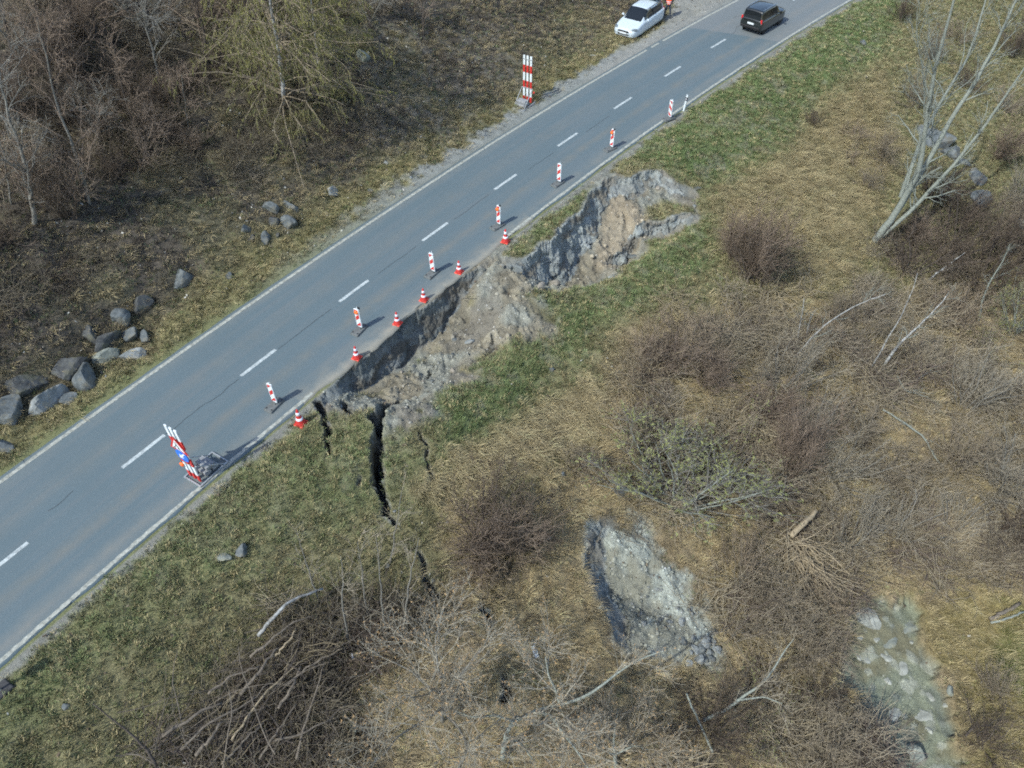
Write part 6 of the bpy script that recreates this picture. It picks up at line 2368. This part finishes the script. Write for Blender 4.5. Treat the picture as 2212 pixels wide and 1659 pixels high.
# the heap of cut branches
heap = zone([(330, 1645), (450, 1490), (540, 1400), (640, 1300), (740, 1300), (790, 1380), (740, 1480), (720, 1659), (500, 1700)], .8, .5)
rb = random.Random(77)
ref = G(560, 1500)
heap_polys = []
hp = []
for k in range(2000):
    px, py = rb.uniform(340, 790), rb.uniform(1290, 1700)
    if len(hp) >= 330:
        break
    p = G(px, py)
    sgi, vgi = sv(p[0], p[1])
    i_, j_ = min(np.searchsorted(GS, sgi), len(GS) - 1), min(np.searchsorted(GV, vgi), len(GV) - 1)
    if rb.random() > heap[i_, j_]:
        continue
    hp.append(p)
nr_ = np.random.RandomState(78)
piece_labels = {}
big_i = 0
for p in hp:
    a = math.radians(rb.gauss(45, 35) if rb.random() < .6 else rb.uniform(0, 180))
    ln_ = rb.uniform(1.2, 3.4)
    r0 = math.exp(rb.gauss(-4.7, .45))
    lift = rb.uniform(.05, .9)
    pp = path(nr_, p + np.array([-math.cos(a) * ln_ / 2, -math.sin(a) * ln_ / 2, lift]), (math.cos(a), math.sin(a), rb.gauss(0, .18)), ln_, 8, .13, -.01)
    heap_polys.append((pp - ref, np.linspace(r0, r0 * .45, 9)))
for q, (nm, mt_, lab_) in enumerate((("brush_pile", 'bark_dark', "heap of dark cut branches at the bottom left"), ("dry_sticks", 'bark_brown', "lighter brown sticks mixed into the heap of cut branches"))):
    v_, f_ = tubes_geo([p_ for k, p_ in enumerate(heap_polys) if (k % 5 < 3) == (q == 0)], 5)
    ho = link(nm, new_mesh(nm, v_, f_), M[mt_])
    ho.location = ref
    tag(ho, lab_, "brush pile", kind="stuff")
for k, (a, lab) in enumerate([
    ([(350, 1590), (420, 1545), (480, 1518)], "long thick branch along the lower left of the brush pile"),
    ([(422, 1632), (455, 1595), (480, 1560)], "stout log end near the bottom of the brush pile"),
    ([(600, 1530), (630, 1490), (650, 1440)], "thick branch in the right half of the brush pile"),
    ([(520, 1500), (560, 1450), (600, 1400)], "long branch through the middle of the brush pile"),
    ([(590, 1420), (620, 1390), (640, 1360)], "pale peeled stick on the upper brush pile"),
    ([(560, 1640), (600, 1580), (640, 1520)], "long rod rising at the bottom right of the brush pile"),
    ([(390, 1620), (450, 1560), (520, 1530), (590, 1470)], "long bent branch through the lower left of the brush pile"),
    ([(500, 1600), (540, 1540), (600, 1470), (660, 1420)], "long pale branch crossing the centre of the brush pile"),
    ([(640, 1640), (660, 1560), (690, 1480), (700, 1420)], "upright-lying branch at the right side of the brush pile"),
    ([(540, 1420), (590, 1380), (640, 1340), (680, 1330)], "branch parallel to the white one at the top of the brush pile"),
    ([(450, 1500), (500, 1460), (560, 1440)], "short thick branch at the left rim of the brush pile"),
    ([(590, 1600), (640, 1590), (700, 1560), (750, 1520)], "branch lying crosswise near the bottom right of the brush pile"),
    ([(620, 1480), (680, 1430), (740, 1400)], "branch running to the saplings from the brush pile"),
    ([(480, 1650), (520, 1610), (570, 1560)], "branch end poking out at the bottom of the brush pile"),
]):
    log("heap_branch", a, [.7, .85, .75, .6][:len(a)], .055 if k < 4 else .04, .035 if k < 4 else .02, M['bark_brown' if k not in (4, 7) else 'dead_wood'], lab, "branch", "thick branches of the brush pile", 0, 90 + k)
log("crooked_sapling", [(340, 1660), (310, 1610), (265, 1570), (200, 1520)], [.5, 1.2, 1.7, 2.2], .05, .012, M['bark_dark'], "dark crooked stem reaching out of the brush pile over the grass", "sapling", None, 8, 99)
# litter
p = G(1155, 1407)
o = MB().box((0, 0, 0), (.16, .55, .025)).build("white_board", M['white_paint'], None, bevel=.005)
o.location = (p[0], p[1], p[2] + .06)
o.rotation_euler = (.08, .05, .25)
tag(o, "small white board lying in the dry grass near the bottom", "board")
p = G(761, 1414)
o = MB().lathe([(.03, 0), (.034, .01), (.034, .15), (.028, .165)], 14, 0, Matrix.Rotation(math.pi / 2, 4, 'X')).build("drink_can", M['band_white'], None, True)
o.location = (p[0], p[1], p[2] + .05)
o.rotation_euler = (0, 0, .3)
tag(o, "small white can lying on the dark litter right of the brush pile", "can")
